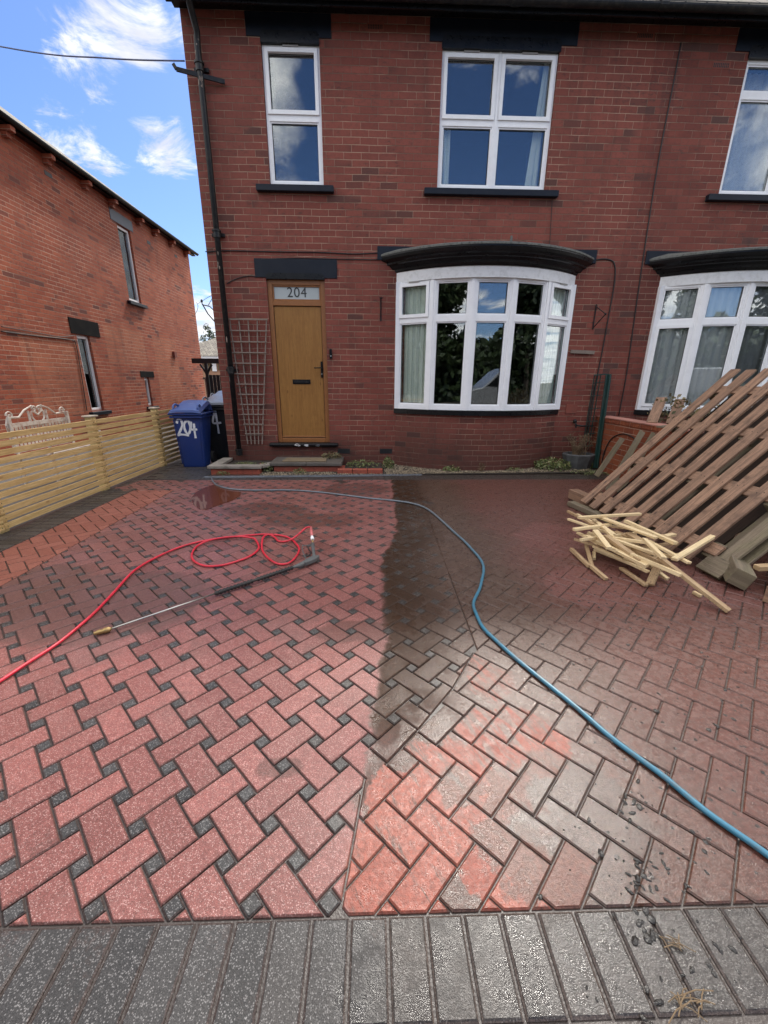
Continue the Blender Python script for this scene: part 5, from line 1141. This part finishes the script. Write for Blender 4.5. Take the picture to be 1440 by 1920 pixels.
for t_ in (.16, .72, 1.28, 1.78):
    b_ = MB(); b_.obox(PP(4.25 * pitch, t_, -.012), Bv * 4.6 * pitch, Sv * .048, Up * .011); b_.build('cross_board', M_PALLET, pal, bevel=.002)
    for s3 in (0, 4.5, 8.5):
        b_ = MB(); b_.obox(PP(s3 * pitch, t_, -.066), Sv * .07, Bv * .05, Up * .042); b_.build('block', M_PALLETG, pal, bevel=.003)
for s3 in (0, 4.5, 8.5): b_ = MB(); b_.obox(PP(s3 * pitch, .97, -.12), Sv * .95, Bv * .05, Up * .011); b_.build('bottom_board', M_PALLETG, pal, bevel=.002)
pu = thing('wooden_pallet', PP(0, 0, -.24), 'added dark slatted pallet standing in for the deep shade beneath the big leaning one', 'pallet')  # added layer: dark colour and offset slats fill the gaps with shade
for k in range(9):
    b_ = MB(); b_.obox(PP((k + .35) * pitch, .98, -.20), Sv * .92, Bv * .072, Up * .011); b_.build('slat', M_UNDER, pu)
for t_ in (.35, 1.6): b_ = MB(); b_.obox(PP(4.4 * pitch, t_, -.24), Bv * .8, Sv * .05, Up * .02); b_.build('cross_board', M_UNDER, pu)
# broken mossy end of a second pallet under the near edge
p2 = thing('broken_pallet', at(1330, 1080), 'mossy grey broken pallet end under the near edge of the leaning pallet', 'pallet')
b_ = MB(); b_.obox(PP(9.15 * pitch, .66, -.045), Sv * .62, Bv * .06, Up * .012); b_.build('board', M_PALLETG, p2, bevel=.003)
b_ = MB(); b_.obox(PP(9.35 * pitch, .62, -.115), Sv * .66, Bv * .05, Up * .011); b_.build('board', M_PALLETG, p2, bevel=.003)
for t_ in (.05, .86, 1.5):
    b_ = MB(); b_.obox(PP(9.15 * pitch, t_, -.022), Bv * .10, Sv * .075, Up * .010); b_.build('corner_board', M_PALE if t_ == .86 else M_PALLETG, p2, bevel=.003)
    b_ = MB(); b_.obox(PP(9.25 * pitch, t_, -.082), Bv * .055, Sv * .065, Up * .022); b_.build('corner_block', M_PALLETG, p2, bevel=.003)
def plank(name, p0, p1, w_, t_, mat, label, cat, group=None, up=(0, 0, 1), bev=.002):
    b_ = MB(); b_.bar(p0, p1, w_, t_, up); p0 = Vector(p0); return tag(b_.build(name, mat, loc=p0, bevel=bev), label, cat, group)
G_P = 'old boards around the leaning pallet'
plank('plank', (3.06, 5.02, .02), (3.585, 5.35, .75), .075, .02, M_PALLETG, 'greenish board propped steeply left of the leaning pallet', 'board', G_P, up=(0, -1, .5))
plank('plank', (3.10, 4.86, .04), (3.645, 5.2, .74), .075, .02, M_PALLETG, 'second greenish board, tucked half under the leaning pallet', 'board', G_P, up=(0, -1, .5))
plank('plank', (3.18, 5.55, .10), (3.50, 5.62, .62), .07, .02, M_PALLETG, 'short mossy board behind the two propped greenish boards', 'board', G_P, up=(0, -1, .5))
plank('plank', (3.82, 5.55, .84), (4.10, 5.85, 1.16), .13, .03, M_PALLET, 'short brown board standing up before the right bow window sill', 'board', G_P, up=(-.7, -.7, .3))
plank('plank', (4.02, 5.45, .84), (4.30, 5.75, 1.14), .12, .03, M_PALLET, 'rough brown board end beside the upright one under the window sill', 'board', G_P, up=(-.7, -.7, .3))
plank('plank', (3.55, 5.0, .846), (4.1, 5.2, .866), .08, .02, M_PALLETG, 'flat grey board lying on the garden wall top', 'board', G_P)
plank('timber_baulk', at(1074, 925, .07), at(1120, 950, .06) + Vector((.1, -.3, 0)), .12, .11, M_PALLET, 'thick brown timber baulk lying under the far foot of the pallet', 'timber', None)
plank('timber_baulk', Vector((2.30, 4.45, .03)), Vector((2.45, 3.7, .03)), .09, .05, M_PALLETG, 'dark mossy bearer on the paving under the pallet foot', 'timber')
# bottom right corner pieces
b_ = MB(); c0 = at(1378, 1113); ax_ = Vector((.28, .42, 0)).normalized(); sd2 = Vector((ax_.y, -ax_.x, 0)); upv = Vector((0, 0, 1))
cc = Vector((2.585, 2.52, .088)); rollu = (upv * cos(.35) + sd2 * sin(.35)); rolls = (sd2 * cos(.35) - upv * sin(.35)); b_.obox(cc + ax_ * .10, ax_ * .20, rolls * .062, rollu * .062); tag(b_.build('post_offcut', M_PALLETG, loc=cc, bevel=.004), 'square mossy fence post offcut lying end on beside the pallet', 'post')
plank('plank', (2.58, 2.28, .055), (3.25, 2.75, .05), .035, .11, M_PALLET, 'wide brown board on edge at the right margin', 'board', G_P, up=(0, 0, 1))
plank('plank', (2.70, 2.52, .135), (3.3, 2.55, .15), .05, .035, M_PALED, 'orange sawn batten lying on top at the right margin', 'board', G_P)
plank('plank', (2.72, 2.75, .02), (3.5, 3.25, .62), .14, .03, M_PALLET, 'dark brown board leaning up behind the post offcut', 'board', G_P, up=(-.5, -.5, .7))
plank('plank', (2.85, 2.95, .02), (3.4, 3.6, .45), .12, .03, M_PALLET, 'another dark board leaning deeper under the pallet', 'board', G_P, up=(-.5, -.5, .7))
# ---- heap of pale battens
G_B = 'pale sawn battens in the heap'
HEAP = [((1079.5, 968.6, .27), (1195.5, 961.7, .27), .04, 'pale batten lying straight across the back of the heap', 0),
 ((1070.5, 991, .20), (1140, 981.6, .22), .04, 'short pale batten pointing left from the heap', 0),
 ((1120.5, 967.8, .255), (1226, 1006.7, .24), .045, 'pale batten slanting down from the back of the heap', 0),
 ((1168, 975, .235), (1262, 1017, .22), .045, 'pale batten on the right shoulder of the heap', 0),
 ((1111, 993, .215), (1137, 1026, .20), .05, 'stubby pale batten at the middle left of the heap', 0),
 ((1131, 1003, .20), (1197, 1050, .16), .055, 'broad muddy batten across the middle of the heap', 1),
 ((1137, 1026, .16), (1175, 1039, .15), .04, None, 0), ((1079, 997, .14), (1118, 1018, .14), .045, None, 0), ((1073, 1009, .09), (1122, 1024, .10), .04, None, 1),
 ((1108, 1022, .09), (1211, 1070.5, .07), .04, None, 0), ((1110, 1028, .05), (1200, 1064, .04), .04, None, 0), ((1142.8, 1007, .19), (1206, 1015, .20), .05, None, 0),
 ((1210, 1012, .19), (1288, 1054, .15), .05, None, 0), ((1203, 1009, .27), (1240, 1045, .25), .045, 'pale batten end lying on top at the centre of the heap', 0),
 ((1230, 1042, .21), (1362, 1144, .015), .055, 'long speckled batten sticking out over the paving', 1),
 ((1343, 997, .25), (1259, 1047, .17), .05, 'pale batten poking up between the slats of the pallet', 0),
 ((1232, 1050, .12), (1213.6, 1094, .02), .06, 'short speckled batten pointing at the viewer', 1),
 ((1066, 1027.5, .02), (1100, 1060, .02), .035, None, 1), ((1094, 1020, .06), (1106, 1064, .02), .035, None, 1), ((1104, 1060, .03), (1132, 1084, .012), .035, 'split muddy batten end lying alone left of the heap', 1),
 ((1159, 1063, .02), (1207, 1096, .015), .04, None, 1), ((1165, 1044, .10), (1218, 1056, .10), .04, None, 0), ((1215, 1060, .06), (1247, 1084, .03), .035, None, 0),
 ((1234, 1002, .22), (1262, 1018, .21), .06, None, 1), ((1184, 1031, .14), (1229, 1037, .15), .045, None, 0), ((1108, 973, .22), (1146, 1001, .2), .04, None, 0), ((1090, 970, .15), (1107, 982, .15), .04, None, 1),
 ((1129, 990, .2), (1143, 1004, .2), .035, None, 0), ((1173, 998, .2), (1196, 1012, .2), .06, None, 1), ((1109, 1034, .03), (1109, 1046, .015), .03, None, 0),
 ((1240, 1004, .2), (1259, 1000, .2), .05, None, 0), ((1150, 1020, .11), (1215, 1040, .1), .05, None, 0), ((1170, 985, .16), (1250, 1010, .15), .05, None, 0), ((1120, 1010, .1), (1190, 1025, .1), .06, None, 0),
 ((1190, 1050, .05), (1240, 1066, .04), .05, None, 0), ((1140, 985, .12), (1220, 995, .12), .06, None, 1), ((1100, 1000, .06), (1180, 1010, .06), .06, None, 1), ((1160, 1035, .06), (1230, 1050, .05), .05, None, 0),
 ((1295, 1108, .012), (1309, 1116, .012), .025, 'tiny pale wood scrap beneath the long speckled batten', 0)]
for k in range(18):
    cx, cy = random.uniform(1100, 1225), 0; cy = 985 + (cx - 1090) * .40 + random.uniform(-16, 22); L = random.uniform(28, 62); z_ = random.uniform(.05, .2); a_ = random.choice((.35, .42, .5, .28, -.12))
    HEAP.append(((cx - L, cy - L * a_, z_), (cx + L, cy + L * a_, z_ - .01), random.uniform(.028, .042), None, k % 3 == 0))
HEAP = [((a[0] + 5, a[1] + 2, a[2]), (q[0] + 5, q[1] + 2, q[2]), w_, l_, k_) for a, q, w_, l_, k_ in HEAP]
for (a, b__, w_, lab, dk) in HEAP:
    p0, p1 = at(*a), at(*b__); rl = random.uniform(-.5, .5)
    plank('batten', p0, p1, w_ * .84, random.uniform(.018, .026), M_PALED if dk else M_PALE, lab or ('muddy sawn batten buried in the heap' if dk else 'pale sawn batten buried in the heap'), 'batten', G_B, up=(sin(rl) * .4, cos(rl * 3) * .3, 1))
# ================================================================ hoses, lance, puddle
def hose(name, P, r_, mat, label, n_=8):
    b_ = MB(); pts = catmull(P, n_); pts = [p + Vector((.0035 * sin(i * .37), .0035 * sin(i * .29 + 1), 0)) for i, p in enumerate(pts)]; b_.tube(pts, r_, 10); return tag(b_.build(name, mat, smooth=True, loc=Vector(P[0])), label, 'hose')
BL = [(395, 893), (398, 900), (408, 910), (430, 916.5), (470, 919), (540, 919), (600, 923), (660, 930), (700, 935), (745, 939.5), (775, 944), (800, 954), (830, 977), (855, 1001), (880, 1024), (900, 1048), (907, 1072), (902, 1095), (891, 1120), (889, 1140), (897, 1162), (915, 1186), (945, 1216), (1000, 1260), (1080, 1327), (1150, 1385), (1240, 1453), (1330, 1525), (1440, 1605), (1560, 1700)]
hose('garden_hose', [at(x, y, .0115) for x, y in BL], .0105, M_BLUEH, 'blue garden hose snaking from the house corner across the paving')
RD = [(-60, 1308, .012), (0, 1277, .012), (60, 1238, .012), (120, 1197, .012), (170, 1156, .012), (215, 1108, .012), (255, 1068, .012), (300, 1041, .012), (350, 1022, .012), (400, 1011, .012), (450, 1005, .012), (500, 1002, .012), (540, 1007, .012), (557, 1022, .012), (560, 1036, .012), (550, 1049, .012), (533, 1058, .012), (515, 1055, .012), (500, 1043, .012), (491, 1027, .012), (492, 1010, .025), (503, 1002, .03), (515, 1008, .012), (523, 1014, .012), (535, 1015, .014), (548, 1011, .03), (562, 999, .055), (574, 990, .08), (583, 988.5, .095)]
hose('pressure_hose', [at(*q) for q in RD], .0085, M_REDH, 'red pressure washer hose joined to the spray gun')
RL = [(480, 1013), (470, 1008), (440, 1006), (400, 1011), (372, 1022), (360, 1038), (364, 1052), (385, 1061), (415, 1060), (445, 1052), (470, 1042), (485, 1028), (483, 1016)]
b_ = MB(); b_.tube(catmull([at(x, y, .029 if 380 < x < 480 and y < 1012 else .012) for x, y in RL[:-1]], 8, closed=True), .0085, 10, closed=True); tag(b_.build('hose_loop', M_REDH, smooth=True, loc=at(420, 1035)), 'loop of red pressure hose lying left of the spray gun', 'hose')
ln = thing('pressure_lance', at(500, 1078), 'pressure washer lance with grey spray gun and ribbed black grip on the paving', 'pressure washer lance')
n0, n1_, g0_, g1_, e0 = at(176, 1188, .016), at(209, 1179, .018), at(403, 1113, .024), at(549, 1064, .030), at(562, 1060, .032)
b_ = MB(); b_.tube([n0, n0.lerp(n1_, .15), n0.lerp(n1_, .2), n0.lerp(n1_, .55), n0.lerp(n1_, .6), n0.lerp(n1_, .85), n1_], [.009, .011, .014, .014, .017, .017, .008], 12); b_.build('nozzle', M_BRASS, ln, smooth='auto')
b_ = MB(); b_.tube([n1_, n1_.lerp(g0_, .5), g0_], .0058, 8); b_.build('lance_tube', M_METAL, ln, smooth=True)
b_ = MB(); N2 = 96; b_.tube([g0_.lerp(g1_, i / N2) for i in range(N2 + 1)], [(.0165 if (i // 2) % 2 else .0125) if abs(i - 46) > 2 else .010 for i in range(N2 + 1)], 12); b_.build('ribbed_grip', M_RUBBER, ln)
b_ = MB(); b_.tube([g1_, e0, at(566, 1058, .033), at(575, 1054, .034)], [.010, .018, .019, .016], 12); b_.build('collar', M_GREYP, ln, smooth='auto')
# gun body lying on its side
q0, q1, q2 = at(569, 1057, .034), at(599, 1044, .036), at(587, 1022, .05)
gd = (q1 - q0).normalized(); gn = Vector((0, 0, 1)); gp = gn.cross(gd).normalized()
b_ = MB(); 
outl = [(0, -.018), (.03, -.024), (.10, -.026), (.155, -.012), (.16, .010), (.12, .030), (.085, .034), (.0, .016)]
b_.prism(outl, lambda p, q: q0 + gd * p + gp * q - gn * .018, lambda p, q: q0 + gd * p + gp * q + gn * .018); b_.build('gun_body', M_GREYP, ln, bevel=.008, segs=3)
hdl = (at(586, 1020, .05) - (q0 + gd * .11)); b_ = MB(); a_ = q0 + gd * .11; b_.tube([a_, a_ + hdl * .3, a_ + hdl * .7, a_ + hdl], [.017, .013, .014, .017], 10); b_.build('gun_handle', M_GREYP, ln, smooth=True)
top_ = a_ + hdl
gl_ = at(567, 1023, .045); b_ = MB(); b_.tube(catmull([top_ - hdl * .08, gl_ + Vector((.01, .0, 0)), gl_, at(568, 1034, .04), at(573, 1046, .036), q0 + gd * .02], 4), .0045, 6); b_.build('trigger_guard', M_GREYP, ln, smooth=True)
b_ = MB(); b_.tube(catmull([at(577, 1025, .045), at(579, 1030, .045), at(583, 1037, .043), at(577, 1043, .038)], 4), .006, 6); b_.build('trigger', M_BLKB, ln, smooth=True)
b_ = MB(); t1_ = at(586, 1012, .07); t2_ = at(585, 1006, .078); b_.tube([top_, t1_], .008, 8); b_.build('brass_fitting', M_BRASS, ln)
b_ = MB(); b_.tube([t1_, t1_.lerp(t2_, .5), t2_], [.014, .016, .012], 10); b_.build('quick_coupling', M_UPVC, ln)
b_ = MB(); b_.tube([t2_, at(584, 998, .088), at(583, 988.5, .095)], [.0115, .013, .010], 10); b_.build('hose_sleeve', simple('pink_plastic_sleeve', (.62, .16, .16), .4), ln, smooth=True)
# puddle
mt, n, b = material('muddy_puddle_water'); b.inputs['Base Color'].default_value = (.12, .040, .024, 1); b.inputs['Roughness'].default_value = .05; n.put(b.inputs['Normal'], n.bump(n.noise(n.pos(), 12, 2), .04, .01)); M_PUD = mt
b_ = MB(); PU = [(358, 934), (368, 922), (385, 914), (402, 908), (420, 914), (452, 921), (450, 930), (436, 938), (418, 944), (402, 950), (388, 956), (374, 955), (362, 946)]
b_.face([at(x, y, .0035) for x, y in PU][::-1]); pud = b_.build('puddle', M_PUD); tag(pud, kind='structure')
# scattered muck, kerbside straw
b_ = MB()
def clod(x, y, r_):
    n_ = 7; V = []; a0 = random.uniform(0, 6); ro = random.uniform(0, pi); el = random.uniform(.45, 1)
    for (k, zz) in ((1., .0005), (.8, .35), (.35, .6)):
        for j in range(n_): th = a0 + 2 * pi * j / n_; rr_ = r_ * k * random.uniform(.65, 1.15); qx, qy = rr_ * cos(th) * el, rr_ * sin(th) * 1.2; V.append((x + qx * cos(ro) - qy * sin(ro), y + qx * sin(ro) + qy * cos(ro), zz * r_ * .6))
    b_.mesh_faces(V, [(r * n_ + j, r * n_ + (j + 1) % n_, (r + 1) * n_ + (j + 1) % n_, (r + 1) * n_ + j) for r in range(2) for j in range(n_)] + [tuple(range(2 * n_, 3 * n_))])
for cl_ in ((1190, 1500, 40, 26), (1205, 1640, 35, 26), (1180, 1620, 60, 14), (1225, 1755, 30, 12), (1330, 1600, 60, 14), (1120, 1580, 70, 12), (1260, 1690, 80, 12), (1340, 1800, 60, 12), (1390, 1330, 50, 12), (1240, 1330, 80, 12), (1015, 1685, 8, 2), (1110, 1865, 12, 3), (1200, 1880, 60, 8)):
    for k in range(cl_[3]):
        px, py = random.gauss(cl_[0], cl_[2] * .6), random.gauss(cl_[1], cl_[2] * .6); p = at(px, py)
        if p.y > .45: clod(p.x, p.y, random.choice((.0025, .003, .004, .005, .007, .009, .012)))
for k in range(420):
    x = random.uniform(.9, 3.2); y = random.uniform(1.0, 6.0); clod(x, y, random.uniform(.003, .009))
for k in range(140):
    p = at(random.gauss(1230, 90), random.gauss(1110, 35)); clod(p.x, p.y, random.uniform(.003, .010))
tag(b_.build('mud_debris', M_MUD), 'black mud flecks scattered over the wet paving', 'mud', kind='stuff')
b_ = MB()
for cx, cy, n_, sp_ in ((1275, 1765, 9, 22), (1300, 1890, 9, 45), (1290, 1870, 5, 30)):
    for k in range(n_):
        p = at(cx + random.gauss(0, sp_ * .5), cy + random.gauss(0, sp_ * .3), .006); a = random.uniform(0, pi); L = random.uniform(.015, .045); q = Vector((cos(a), sin(a) * .5, 0)) * L
        b_.tube([p - q, p + Vector((0, .004, .004)), p + q], .0013, 4, r=random.random())
tag(b_.build('straw_wisps', M_STRAW), 'dead straw wisps lying on the grey edge blocks', 'straw', kind='stuff')
